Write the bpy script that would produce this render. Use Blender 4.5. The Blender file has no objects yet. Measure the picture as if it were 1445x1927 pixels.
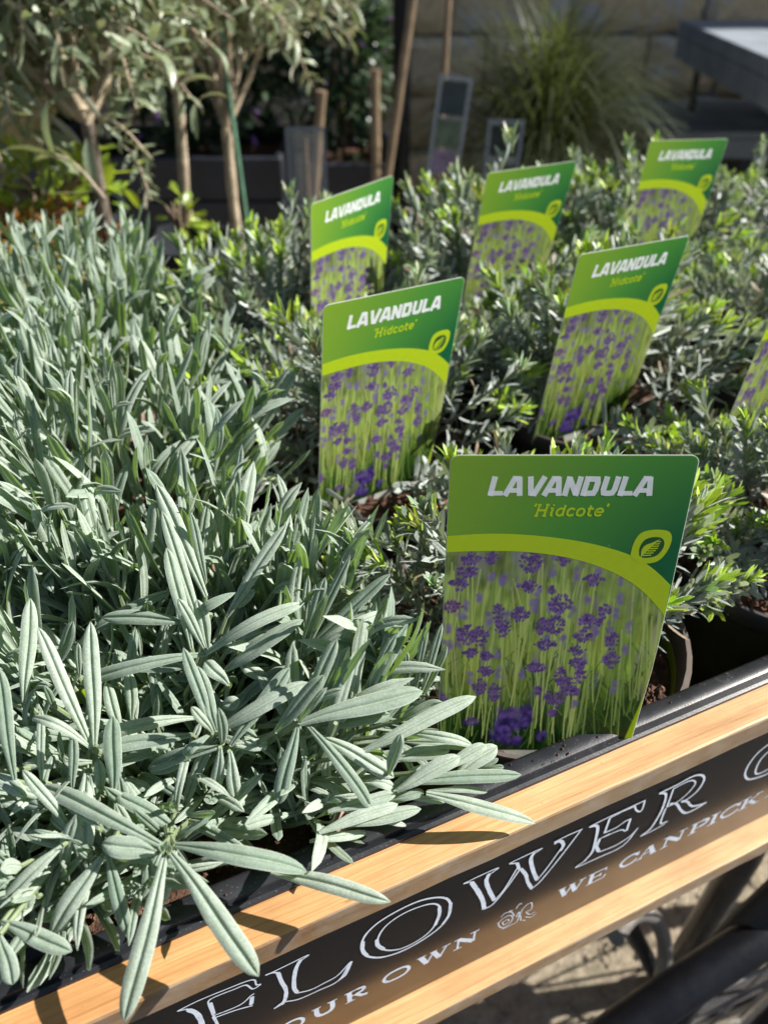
import bpy, math, random
import numpy as np
from mathutils import Vector, Matrix, Euler

# ------------------------------------------------------------------ camera, world, sun, exposure
scene = bpy.context.scene
COL = scene.collection
rnd = random.Random(7)
cam_data = bpy.data.cameras.new('camera')
cam = bpy.data.objects.new('camera', cam_data)
COL.objects.link(cam)
cam.location = (0, 0, 1.10)
cam.rotation_euler = (math.radians(90 - 38.8), 0, 0)
cam_data.sensor_fit = 'VERTICAL'
cam_data.sensor_height = 36.0
cam_data.lens = 27.05
cam_data.clip_start = 0.02
cam_data.clip_end = 400
cam_data.dof.use_dof = True
cam_data.dof.focus_distance = 0.335
cam_data.dof.aperture_fstop = 8.0
scene.camera = cam

SUN = Vector((0.765, 0.06, 0.64)).normalized()
SUN_ELEV = math.asin(SUN.z)
SUN_AZ = math.atan2(SUN.x, SUN.y)          # clockwise from +Y
world = bpy.data.worlds.new('World')
scene.world = world
world.use_nodes = True
wn = world.node_tree
wn.nodes.clear()
sky = wn.nodes.new('ShaderNodeTexSky')
sky.sky_type = 'NISHITA'
sky.sun_disc = False
sky.sun_elevation = SUN_ELEV
sky.sun_rotation = SUN_AZ
bg = wn.nodes.new('ShaderNodeBackground')
bg.inputs['Strength'].default_value = 0.050
wo = wn.nodes.new('ShaderNodeOutputWorld')
wn.links.new(sky.outputs[0], bg.inputs[0])
wn.links.new(bg.outputs[0], wo.inputs[0])

sd = bpy.data.lights.new('sun', 'SUN')
sd.energy = 5.0
sd.angle = math.radians(0.5)
sd.color = (1.0, 0.95, 0.87)
sun = bpy.data.objects.new('sun', sd)
COL.objects.link(sun)
sun.rotation_euler = (-SUN).to_track_quat('-Z', 'Y').to_euler()
sun.location = SUN * 10

scene.view_settings.view_transform = 'Standard'
scene.view_settings.look = 'None'
scene.view_settings.exposure = 1.1
scene.view_settings.gamma = 1.0
scene.view_settings.use_curve_mapping = False

# ------------------------------------------------------------------ node helpers
def new_mat(name):
    m = bpy.data.materials.new(name)
    m.use_nodes = True
    nt = m.node_tree
    nt.nodes.clear()
    out = nt.nodes.new('ShaderNodeOutputMaterial')
    return m, nt, out

def N(nt, typ, **kw):
    n = nt.nodes.new(typ)
    for k, v in kw.items():
        if k in n.inputs.keys():
            n.inputs[k].default_value = v
        else:
            setattr(n, k, v)
    return n

def lk(nt, a, b):
    nt.links.new(a, b)

def noise(nt, vec, scale, detail=3.0, rough=0.55):
    n = N(nt, 'ShaderNodeTexNoise')
    n.inputs['Scale'].default_value = scale
    n.inputs['Detail'].default_value = detail
    n.inputs['Roughness'].default_value = rough
    if vec is not None:
        lk(nt, vec, n.inputs['Vector'])
    return n.outputs['Fac']

def ramp(nt, fac, stops):
    r = N(nt, 'ShaderNodeValToRGB')
    els = r.color_ramp.elements
    while len(els) < len(stops):
        els.new(0.5)
    for e, (p, c) in zip(els, stops):
        e.position = p
        e.color = (c[0], c[1], c[2], 1) if len(c) == 3 else c
    lk(nt, fac, r.inputs[0])
    return r.outputs[0]

def mixc(nt, fac, a, b, mode='MIX'):
    m = N(nt, 'ShaderNodeMix', data_type='RGBA', blend_type=mode)
    for i, v in ((0, fac), (6, a), (7, b)):
        if hasattr(v, 'is_linked') or hasattr(v, 'links'):
            lk(nt, v, m.inputs[i])
        elif isinstance(v, (int, float)):
            m.inputs[i].default_value = v
        else:
            m.inputs[i].default_value = (v[0], v[1], v[2], 1)
    return m.outputs[2]

def math_(nt, op, a, b=None, c=None):
    m = N(nt, 'ShaderNodeMath', operation=op)
    for i, v in enumerate((a, b, c)):
        if v is None:
            continue
        if isinstance(v, (int, float)):
            m.inputs[i].default_value = v
        else:
            lk(nt, v, m.inputs[i])
    return m.outputs[0]

def bump(nt, h, strength, dist):
    b = N(nt, 'ShaderNodeBump')
    b.inputs['Strength'].default_value = strength
    b.inputs['Distance'].default_value = dist
    lk(nt, h, b.inputs['Height'])
    return b.outputs[0]

def simple(name, col, rough=0.6, var=0.25, scale=30, bump_s=0.2, bump_d=0.001, spec=0.5, metal=0.0, coord='Object', coat=0.0, detail=4):
    """a plain material with its own mottling and fine relief"""
    m, nt, out = new_mat(name)
    tc = N(nt, 'ShaderNodeTexCoord')
    p = N(nt, 'ShaderNodeBsdfPrincipled')
    n = noise(nt, tc.outputs[coord], scale, detail)
    lo = [c * (1 - var) for c in col]
    hi = [min(1, c * (1 + var)) for c in col]
    lk(nt, ramp(nt, n, [(0.3, lo), (0.7, hi)]), p.inputs['Base Color'])
    n2 = noise(nt, tc.outputs[coord], scale * 6, 3)
    lk(nt, bump(nt, n2, bump_s, bump_d), p.inputs['Normal'])
    lk(nt, math_(nt, 'MULTIPLY_ADD', n2, 0.25, rough - 0.12), p.inputs['Roughness'])
    p.inputs['Metallic'].default_value = metal
    p.inputs['Specular IOR Level'].default_value = spec
    p.inputs['Coat Weight'].default_value = coat
    lk(nt, p.outputs[0], out.inputs[0])
    return m

# ------------------------------------------------------------------ materials
def leaf_material(name, base, base2, trans, tfac, rough, felt, spec=0.3, use_col=False, back=None, rib=(1.25, 1.25, 1.2), sheen=0.3, bscale=1500, bdist=0.0002):
    m, nt, out = new_mat(name)
    st = N(nt, 'ShaderNodeAttribute', attribute_name='st')
    sep = N(nt, 'ShaderNodeSeparateXYZ')
    lk(nt, st.outputs['Vector'], sep.inputs[0])
    oi = N(nt, 'ShaderNodeObjectInfo')
    tint = math_(nt, 'FRACT', math_(nt, 'ADD', sep.outputs[2], oi.outputs['Random']))
    geo = N(nt, 'ShaderNodeNewGeometry')
    if use_col:
        ca = N(nt, 'ShaderNodeAttribute', attribute_name='col')
        c0 = mixc(nt, 1.0, ca.outputs['Color'], ramp(nt, tint, [(0.0, (0.75, 0.78, 0.75)), (1.0, (1.2, 1.18, 1.2))]), 'MULTIPLY')
    else:
        c0 = ramp(nt, tint, [(0.0, base), (1.0, base2)])
    f = noise(nt, geo.outputs['Position'], bscale * 0.12, 3)
    c1 = mixc(nt, 1.0, c0, ramp(nt, f, [(0.25, (0.82, 0.85, 0.82)), (0.75, (1.12, 1.12, 1.14))]), 'MULTIPLY')
    f2 = noise(nt, geo.outputs['Position'], bscale * 0.8, 2, 0.7)
    c1 = mixc(nt, 1.0, c1, ramp(nt, f2, [(0.3, (0.80, 0.82, 0.80)), (0.7, (1.15, 1.15, 1.17))]), 'MULTIPLY')
    # pale midrib
    a = math_(nt, 'ABSOLUTE', sep.outputs[0])
    ribm = ramp(nt, a, [(0.0, (1, 1, 1)), (0.10, (0, 0, 0))])
    edge = ramp(nt, a, [(0.84, (0, 0, 0)), (1.0, (1, 1, 1))])
    c2 = mixc(nt, ribm, c1, mixc(nt, 1.0, c1, rib, 'MULTIPLY'))
    c2 = mixc(nt, math_(nt, 'MULTIPLY', edge, felt), c2, (0.62, 0.68, 0.60))
    if back is not None:
        c2 = mixc(nt, geo.outputs['Backfacing'], c2, back)
    p = N(nt, 'ShaderNodeBsdfPrincipled')
    lk(nt, c2, p.inputs['Base Color'])
    p.inputs['Roughness'].default_value = rough
    p.inputs['Specular IOR Level'].default_value = spec
    p.inputs['Sheen Weight'].default_value = sheen
    p.inputs['Sheen Roughness'].default_value = 0.4
    fz = noise(nt, geo.outputs['Position'], bscale, 2)
    bn = bump(nt, fz, 0.8, bdist)
    lk(nt, bn, p.inputs['Normal'])
    t = N(nt, 'ShaderNodeBsdfTranslucent')
    if use_col:
        tc_ = mixc(nt, 1.0, ca.outputs['Color'], trans, 'MULTIPLY')
    else:
        tc_ = mixc(nt, tint, trans, [v * 1.25 for v in trans])
    lk(nt, tc_, t.inputs[0])
    mx = N(nt, 'ShaderNodeMixShader')
    mx.inputs[0].default_value = tfac
    lk(nt, p.outputs[0], mx.inputs[1])
    lk(nt, t.outputs[0], mx.inputs[2])
    lk(nt, mx.outputs[0], out.inputs[0])
    return m

M = {}
M['felt'] = leaf_material('felt_leaf', (0.185, 0.245, 0.200), (0.40, 0.455, 0.395), (0.30, 0.50, 0.06), 0.25, 0.75, 0.5)
M['herb'] = leaf_material('herb_leaf', None, None, (1.15, 1.25, 0.60), 0.22, 0.42, 0.35, spec=0.6, use_col=True, sheen=0.35, rib=(1.1, 1.1, 1.1))
M['olive'] = leaf_material('olive_leaf', (0.12, 0.16, 0.09), (0.26, 0.30, 0.20), (0.30, 0.38, 0.12), 0.22, 0.38, 0.1, spec=0.6, back=(0.44, 0.44, 0.35), sheen=0.1, bscale=300, bdist=0.0004)
M['shrub'] = leaf_material('shrub_leaf', (0.10, 0.17, 0.03), (0.30, 0.40, 0.05), (0.55, 0.70, 0.05), 0.35, 0.35, 0.0, spec=0.5, sheen=0.0, bscale=200, bdist=0.0004)
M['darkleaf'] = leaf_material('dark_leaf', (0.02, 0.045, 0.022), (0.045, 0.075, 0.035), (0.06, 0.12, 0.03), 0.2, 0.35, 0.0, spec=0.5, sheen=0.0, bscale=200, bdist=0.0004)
M['redleaf'] = leaf_material('russet_leaf', (0.16, 0.06, 0.02), (0.30, 0.20, 0.04), (0.5, 0.25, 0.03), 0.3, 0.4, 0.0, spec=0.5, sheen=0.0, bscale=200, bdist=0.0004)
M['yellow'] = leaf_material('yellow_leaf', (0.45, 0.35, 0.04), (0.6, 0.5, 0.06), (0.8, 0.65, 0.05), 0.3, 0.4, 0.0, spec=0.4, sheen=0.0, bscale=200, bdist=0.0004)
M['petal'] = leaf_material('purple_petal', (0.16, 0.07, 0.24), (0.26, 0.13, 0.36), (0.4, 0.2, 0.6), 0.3, 0.5, 0.0, sheen=0.0, bscale=200)
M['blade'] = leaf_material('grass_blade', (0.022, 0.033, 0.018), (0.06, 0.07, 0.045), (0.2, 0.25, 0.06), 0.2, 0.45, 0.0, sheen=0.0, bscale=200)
M['twig'] = simple('woody_stem', (0.20, 0.15, 0.10), 0.8, 0.35, 60, 0.5, 0.001)
M['greenstem'] = simple('green_stem', (0.17, 0.22, 0.12), 0.7, 0.2, 80, 0.3, 0.0003)
M['bark'] = simple('olive_bark', (0.34, 0.28, 0.20), 0.85, 0.4, 40, 0.7, 0.003)
M['bark_shaded'] = simple('shaded_olive_bark', (0.11, 0.09, 0.07), 0.85, 0.4, 40, 0.7, 0.003)  # olive bark darkened to stand in for shade on the left trunk
M['cane'] = simple('green_cane', (0.09, 0.20, 0.13), 0.5, 0.25, 40, 0.2, 0.001)
M['bamboo'] = simple('bamboo', (0.17, 0.125, 0.08), 0.5, 0.3, 25, 0.3, 0.001)
M['pot_dark'] = simple('dark_pot_plastic', (0.045, 0.040, 0.038), 0.45, 0.3, 30, 0.2, 0.0005)
M['pot_taupe'] = simple('taupe_pot_plastic', (0.30, 0.20, 0.16), 0.5, 0.15, 30, 0.2, 0.0005)
M['pot_inner'] = simple('brown_grey_pot', (0.11, 0.09, 0.08), 0.45, 0.2, 30, 0.2, 0.0005)
M['pot_lime'] = simple('lime_pot_plastic', (0.22, 0.30, 0.02), 0.5, 0.15, 30, 0.2, 0.0005)
M['slate'] = simple('slate_planter', (0.013, 0.016, 0.024), 0.55, 0.3, 12, 0.3, 0.002)
M['black_metal'] = simple('black_painted_steel', (0.006, 0.007, 0.010), 0.42, 0.3, 25, 0.12, 0.0004, spec=0.22)
M['brown_metal'] = simple('worn_brown_steel', (0.045, 0.036, 0.028), 0.38, 0.35, 25, 0.2, 0.0004, spec=0.6, metal=0.3)
M['dull_steel'] = simple('dull_steel', (0.20, 0.19, 0.18), 0.45, 0.2, 40, 0.1, 0.0002, metal=0.6)
M['chrome'] = simple('bright_steel', (0.75, 0.75, 0.73), 0.28, 0.1, 40, 0.1, 0.0002, metal=1.0)
M['rubber'] = simple('tyre_rubber', (0.015, 0.015, 0.017), 0.6, 0.3, 60, 0.4, 0.0006)
M['table'] = simple('grey_table_board', (0.20, 0.23, 0.27), 0.7, 0.2, 9, 0.4, 0.002)
M['bench'] = simple('blue_grey_bench_board', (0.13, 0.16, 0.20), 0.7, 0.25, 9, 0.4, 0.002)
M['mortar'] = simple('wall_mortar', (0.16, 0.14, 0.11), 0.95, 0.35, 12, 0.9, 0.006)
M['white_tag'] = simple('white_plastic', (0.72, 0.72, 0.70), 0.4, 0.05, 30, 0.05, 0.0002)
M['dim_tag'] = simple('grey_plastic', (0.17, 0.20, 0.24), 0.4, 0.1, 30, 0.05, 0.0002)
M['tray'] = None

def mat_tray():
    m, nt, out = new_mat('black_tray_plastic')
    tc = N(nt, 'ShaderNodeTexCoord')
    p = N(nt, 'ShaderNodeBsdfPrincipled')
    dust = noise(nt, tc.outputs['Object'], 900, 2)
    smear = noise(nt, tc.outputs['Object'], 28, 5, 0.65)
    spk = ramp(nt, dust, [(0.66, (0, 0, 0)), (0.74, (1, 1, 1))])
    sm = ramp(nt, smear, [(0.35, (0, 0, 0)), (0.75, (1, 1, 1))])
    base = mixc(nt, sm, (0.010, 0.011, 0.014), (0.028, 0.030, 0.036))
    base = mixc(nt, math_(nt, 'MULTIPLY', spk, 0.35), base, (0.30, 0.29, 0.27))
    v = N(nt, 'ShaderNodeTexVoronoi')
    v.inputs['Scale'].default_value = 42
    lk(nt, tc.outputs['Object'], v.inputs['Vector'])
    ring = ramp(nt, v.outputs['Distance'], [(0.14, (0, 0, 0)), (0.19, (1, 1, 1)), (0.22, (0, 0, 0))])
    base = mixc(nt, math_(nt, 'MULTIPLY', ring, 0.05), base, (0.4, 0.4, 0.42))
    lk(nt, base, p.inputs['Base Color'])
    lk(nt, math_(nt, 'MULTIPLY_ADD', smear, 0.25, 0.24), p.inputs['Roughness'])
    p.inputs['Specular IOR Level'].default_value = 0.55
    lk(nt, bump(nt, dust, 0.25, 0.0002), p.inputs['Normal'])
    lk(nt, p.outputs[0], out.inputs[0])
    return m
M['tray'] = mat_tray()

def mat_wood(name, tint=(1, 1, 1), worn=0.0, glossy=0.42):
    m, nt, out = new_mat(name)
    tc = N(nt, 'ShaderNodeTexCoord')
    mp = N(nt, 'ShaderNodeMapping')
    mp.inputs['Scale'].default_value = (9, 140, 140)
    lk(nt, tc.outputs['Object'], mp.inputs['Vector'])
    g = noise(nt, mp.outputs[0], 1.0, 6, 0.65)
    mp2 = N(nt, 'ShaderNodeMapping')
    mp2.inputs['Scale'].default_value = (25, 900, 900)
    lk(nt, tc.outputs['Object'], mp2.inputs['Vector'])
    fibre = noise(nt, mp2.outputs[0], 1.0, 4, 0.7)
    big = noise(nt, tc.outputs['Object'], 16, 5, 0.6)
    c = ramp(nt, g, [(0.22, (0.30, 0.155, 0.06)), (0.38, (0.46, 0.275, 0.125)), (0.6, (0.55, 0.36, 0.18)), (0.8, (0.43, 0.265, 0.125))])
    c = mixc(nt, 0.55, c, ramp(nt, fibre, [(0.3, (0.62, 0.58, 0.52)), (0.7, (1.12, 1.12, 1.12))]), 'MULTIPLY')
    c = mixc(nt, 0.5, c, ramp(nt, big, [(0.3, (0.70, 0.58, 0.48)), (0.6, (1.1, 1.1, 1.1))]), 'MULTIPLY')
    w = N(nt, 'ShaderNodeTexWave', wave_type='BANDS', bands_direction='Y', wave_profile='SAW')
    w.inputs['Scale'].default_value = 22
    w.inputs['Distortion'].default_value = 3.5
    w.inputs['Detail'].default_value = 3
    mp3 = N(nt, 'ShaderNodeMapping')
    mp3.inputs['Scale'].default_value = (0.35, 4, 4)
    lk(nt, tc.outputs['Object'], mp3.inputs['Vector'])
    lk(nt, mp3.outputs[0], w.inputs['Vector'])
    c = mixc(nt, 0.6, c, ramp(nt, w.outputs['Fac'], [(0.0, (0.72, 0.60, 0.5)), (0.12, (1, 1, 1)), (0.9, (1.03, 1.03, 1.03)), (1.0, (0.78, 0.68, 0.58))]), 'MULTIPLY')
    sx = N(nt, 'ShaderNodeSeparateXYZ')
    lk(nt, tc.outputs['Object'], sx.inputs[0])
    # the plank itself is redder and more resinous towards one end
    red = ramp(nt, math_(nt, 'MULTIPLY_ADD', sx.outputs[0], 2.2, 0.45), [(0.0, (0.98, 0.80, 0.62)), (0.9, (1.03, 1.03, 1.05))])
    c = mixc(nt, 1.0, c, red, 'MULTIPLY')
    c = mixc(nt, 1.0, c, tint, 'MULTIPLY')
    if worn:
        c = mixc(nt, math_(nt, 'MULTIPLY', ramp(nt, noise(nt, tc.outputs['Object'], 60, 5, 0.7), [(0.35, (0, 0, 0)), (0.7, (1, 1, 1))]), worn), c, (0.30, 0.25, 0.195))
    mp4 = N(nt, 'ShaderNodeMapping')
    mp4.inputs['Scale'].default_value = (22, 260, 260)
    lk(nt, tc.outputs['Object'], mp4.inputs['Vector'])
    crack = ramp(nt, noise(nt, mp4.outputs[0], 1.0, 5, 0.7), [(0.66, (0, 0, 0)), (0.72, (1, 1, 1))])
    c = mixc(nt, math_(nt, 'MULTIPLY', crack, 0.55), c, (0.13, 0.065, 0.03))
    grime = ramp(nt, noise(nt, tc.outputs['Object'], 38, 6, 0.75), [(0.55, (0, 0, 0)), (0.75, (1, 1, 1))])
    c = mixc(nt, math_(nt, 'MULTIPLY', grime, 0.45), c, (0.24, 0.15, 0.085))
    # pores and little knocks
    pr = ramp(nt, noise(nt, tc.outputs['Object'], 420, 2), [(0.70, (0, 0, 0)), (0.76, (1, 1, 1))])
    c = mixc(nt, math_(nt, 'MULTIPLY', pr, 0.35), c, (0.16, 0.08, 0.03))
    p = N(nt, 'ShaderNodeBsdfPrincipled')
    lk(nt, c, p.inputs['Base Color'])
    lk(nt, math_(nt, 'MULTIPLY_ADD', fibre, 0.3, glossy), p.inputs['Roughness'])
    p.inputs['Coat Weight'].default_value = 0.05
    p.inputs['Coat Roughness'].default_value = 0.35
    lk(nt, bump(nt, fibre, 0.35, 0.0004), p.inputs['Normal'])
    lk(nt, p.outputs[0], out.inputs[0])
    return m
M['wood'] = mat_wood('varnished_pine')
M['wood_edge'] = mat_wood('weathered_shaded_pine_edge', (0.50, 0.54, 0.58), 0.8, 0.5)  # rail fronts: weathering, plus the shade of grazing light in the tint
M['wood_stake'] = mat_wood('old_stake', (0.5, 0.5, 0.5), 0.3, 0.6)

def mat_board():
    m, nt, out = new_mat('black_sign_board')
    tc = N(nt, 'ShaderNodeTexCoord')
    p = N(nt, 'ShaderNodeBsdfPrincipled')
    d = noise(nt, tc.outputs['Object'], 700, 2)
    c = mixc(nt, math_(nt, 'MULTIPLY', ramp(nt, d, [(0.70, (0, 0, 0)), (0.78, (1, 1, 1))]), 0.4), (0.005, 0.0045, 0.004), (0.2, 0.18, 0.15))
    lk(nt, c, p.inputs['Base Color'])
    s = noise(nt, tc.outputs['Object'], 35, 4)
    lk(nt, math_(nt, 'MULTIPLY_ADD', s, 0.08, 0.15), p.inputs['Roughness'])
    p.inputs['Specular IOR Level'].default_value = 0.42
    lk(nt, bump(nt, d, 0.08, 0.0002), p.inputs['Normal'])
    lk(nt, p.outputs[0], out.inputs[0])
    return m
M['board'] = mat_board()
M['chalk'] = simple('pale_blue_paint', (0.58, 0.64, 0.74), 0.55, 0.12, 120, 0.3, 0.0002)
_nt = M['chalk'].node_tree
_p = [n for n in _nt.nodes if n.type == 'BSDF_PRINCIPLED'][0]
_src = _p.inputs['Base Color'].links[0].from_socket
_tc = N(_nt, 'ShaderNodeTexCoord')
_chip = ramp(_nt, noise(_nt, _tc.outputs['Object'], 520, 4, 0.7), [(0.60, (0, 0, 0)), (0.68, (1, 1, 1))])
lk(_nt, mixc(_nt, math_(_nt, 'MULTIPLY', _chip, 0.8), _src, (0.05, 0.05, 0.055)), _p.inputs['Base Color'])

def mat_soil():
    m, nt, out = new_mat('peat_soil')
    g = N(nt, 'ShaderNodeNewGeometry')
    p = N(nt, 'ShaderNodeBsdfPrincipled')
    n = noise(nt, g.outputs['Position'], 180, 5, 0.7)
    lk(nt, ramp(nt, n, [(0.3, (0.03, 0.016, 0.01)), (0.55, (0.12, 0.06, 0.035)), (0.75, (0.30, 0.17, 0.11))]), p.inputs['Base Color'])
    p.inputs['Roughness'].default_value = 0.95
    lk(nt, bump(nt, n, 1.0, 0.004), p.inputs['Normal'])
    lk(nt, p.outputs[0], out.inputs[0])
    return m
M['soil'] = mat_soil()

def mat_ground():
    m, nt, out = new_mat('dry_gritty_ground')
    g = N(nt, 'ShaderNodeNewGeometry')
    p = N(nt, 'ShaderNodeBsdfPrincipled')
    a = noise(nt, g.outputs['Position'], 9, 6, 0.7)
    b = noise(nt, g.outputs['Position'], 60, 6, 0.75)
    c = ramp(nt, b, [(0.28, (0.16, 0.13, 0.10)), (0.45, (0.31, 0.265, 0.205)), (0.62, (0.45, 0.39, 0.31)), (0.8, (0.60, 0.52, 0.43))])
    c = mixc(nt, 0.8, c, ramp(nt, a, [(0.3, (0.72, 0.74, 0.66)), (0.7, (1.15, 1.08, 1.02))]), 'MULTIPLY')
    lk(nt, c, p.inputs['Base Color'])
    p.inputs['Roughness'].default_value = 0.95
    lk(nt, bump(nt, b, 1.0, 0.012), p.inputs['Normal'])
    lk(nt, p.outputs[0], out.inputs[0])
    return m
M['ground'] = mat_ground()

def mat_stone():
    m, nt, out = new_mat('rough_wall_stone')
    tc = N(nt, 'ShaderNodeTexCoord')
    g = N(nt, 'ShaderNodeNewGeometry')
    oi = N(nt, 'ShaderNodeObjectInfo')
    p = N(nt, 'ShaderNodeBsdfPrincipled')
    a = noise(nt, g.outputs['Position'], 5, 6, 0.65)
    b = noise(nt, g.outputs['Position'], 30, 6, 0.75)
    c = ramp(nt, oi.outputs['Random'], [(0.0, (0.52, 0.41, 0.25)), (0.5, (0.66, 0.52, 0.33)), (1.0, (0.54, 0.46, 0.32))])
    c = mixc(nt, 0.9, c, ramp(nt, b, [(0.3, (0.6, 0.58, 0.55)), (0.7, (1.2, 1.2, 1.2))]), 'MULTIPLY')
    flak = ramp(nt, a, [(0.55, (0, 0, 0)), (0.60, (1, 1, 1))])
    c = mixc(nt, math_(nt, 'MULTIPLY', flak, 0.7), c, (0.42, 0.45, 0.50))
    lk(nt, c, p.inputs['Base Color'])
    p.inputs['Roughness'].default_value = 0.95
    lk(nt, bump(nt, b, 0.8, 0.012), p.inputs['Normal'])
    lk(nt, p.outputs[0], out.inputs[0])
    return m
M['stone'] = mat_stone()

def mat_print():
    """printed plastic card: the print colours sit in the vertex colours; a little light comes through the plastic"""
    m, nt, out = new_mat('printed_card')
    ca = N(nt, 'ShaderNodeAttribute', attribute_name='col')
    tc = N(nt, 'ShaderNodeTexCoord')
    p = N(nt, 'ShaderNodeBsdfPrincipled')
    lk(nt, ca.outputs['Color'], p.inputs['Base Color'])
    p.inputs['Roughness'].default_value = 0.32
    p.inputs['Specular IOR Level'].default_value = 0.45
    w = N(nt, 'ShaderNodeTexNoise')
    w.inputs['Scale'].default_value = 60
    lk(nt, tc.outputs['Object'], w.inputs['Vector'])
    lk(nt, bump(nt, w.outputs['Fac'], 0.05, 0.0005), p.inputs['Normal'])
    t = N(nt, 'ShaderNodeBsdfTranslucent')
    lk(nt, ca.outputs['Color'], t.inputs[0])
    mx = N(nt, 'ShaderNodeMixShader')
    mx.inputs[0].default_value = 0.5
    lk(nt, p.outputs[0], mx.inputs[1])
    lk(nt, t.outputs[0], mx.inputs[2])
    lk(nt, mx.outputs[0], out.inputs[0])
    return m
M['print'] = mat_print()

def flat_print(name, col, tf=0.42):
    m, nt, out = new_mat(name)
    p = N(nt, 'ShaderNodeBsdfPrincipled')
    g = N(nt, 'ShaderNodeNewGeometry')
    n = noise(nt, g.outputs['Position'], 300, 2)
    c = ramp(nt, n, [(0.2, [v * 0.97 for v in col]), (0.8, [min(1, v * 1.03) for v in col])])
    lk(nt, c, p.inputs['Base Color'])
    p.inputs['Roughness'].default_value = 0.32
    t = N(nt, 'ShaderNodeBsdfTranslucent')
    lk(nt, c, t.inputs[0])
    mx = N(nt, 'ShaderNodeMixShader')
    mx.inputs[0].default_value = tf
    lk(nt, p.outputs[0], mx.inputs[1])
    lk(nt, t.outputs[0], mx.inputs[2])
    lk(nt, mx.outputs[0], out.inputs[0])
    return m
M['ink_white'] = flat_print('white_ink', (0.86, 0.88, 0.92))
M['ink_lime'] = flat_print('lime_ink', (0.50, 0.66, 0.02))
M['ink_leafgreen'] = flat_print('dark_green_ink', (0.018, 0.10, 0.03))
M['ink_purple'] = flat_print('purple_ink', (0.10, 0.035, 0.16))
M['card_back'] = flat_print('card_plastic', (0.80, 0.82, 0.78), 0.6)

def mat_clear():
    m, nt, out = new_mat('clear_sleeve')
    p = N(nt, 'ShaderNodeBsdfPrincipled')
    p.inputs['Base Color'].default_value = (0.7, 0.78, 0.85, 1)
    p.inputs['Roughness'].default_value = 0.25
    t = N(nt, 'ShaderNodeBsdfTransparent')
    mx = N(nt, 'ShaderNodeMixShader')
    mx.inputs[0].default_value = 0.12
    lk(nt, t.outputs[0], mx.inputs[1])
    lk(nt, p.outputs[0], mx.inputs[2])
    lk(nt, mx.outputs[0], out.inputs[0])
    return m
M['clear'] = mat_clear()

# ------------------------------------------------------------------ mesh helpers
def tag(o, label=None, cat=None, group=None, kind=None):
    if label: o['label'] = label
    if cat: o['category'] = cat
    if group: o['group'] = group
    if kind: o['kind'] = kind
    return o

def link(name, me, parent=None, mat=None):
    o = bpy.data.objects.new(name, me)
    COL.objects.link(o)
    if parent is not None:
        o.parent = parent
    if mat is not None and me is not None and len(me.materials) == 0:
        me.materials.append(mat)
    return o

def empty(name, loc=(0, 0, 0), rz=0.0):
    o = bpy.data.objects.new(name, None)
    o.empty_display_size = 0.05
    COL.objects.link(o)
    o.location = loc
    o.rotation_euler = (0, 0, rz)
    return o

def np_mesh(name, V, F, smooth=True, col=None, st=None, mats=None, mi=None):
    """V (n,3), F (m,4) all quads"""
    V = np.asarray(V, dtype=np.float32)
    F = np.asarray(F, dtype=np.int32)
    me = bpy.data.meshes.new(name)
    me.vertices.add(len(V))
    me.vertices.foreach_set('co', V.ravel())
    k = F.shape[1]
    me.loops.add(len(F) * k)
    me.loops.foreach_set('vertex_index', F.ravel())
    me.polygons.add(len(F))
    me.polygons.foreach_set('loop_start', np.arange(0, len(F) * k, k, dtype=np.int32))
    me.polygons.foreach_set('loop_total', np.full(len(F), k, dtype=np.int32))
    if smooth:
        me.polygons.foreach_set('use_smooth', np.ones(len(F), dtype=bool))
    if mi is not None:
        me.polygons.foreach_set('material_index', np.asarray(mi, dtype=np.int32))
    me.update(calc_edges=True)
    if col is not None:
        a = me.attributes.new('col', 'FLOAT_COLOR', 'POINT')
        a.data.foreach_set('color', np.asarray(col, dtype=np.float32).ravel())
    if st is not None:
        a = me.attributes.new('st', 'FLOAT_VECTOR', 'POINT')
        a.data.foreach_set('vector', np.asarray(st, dtype=np.float32).ravel())
    for m in (mats or []):
        me.materials.append(m)
    return me

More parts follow.
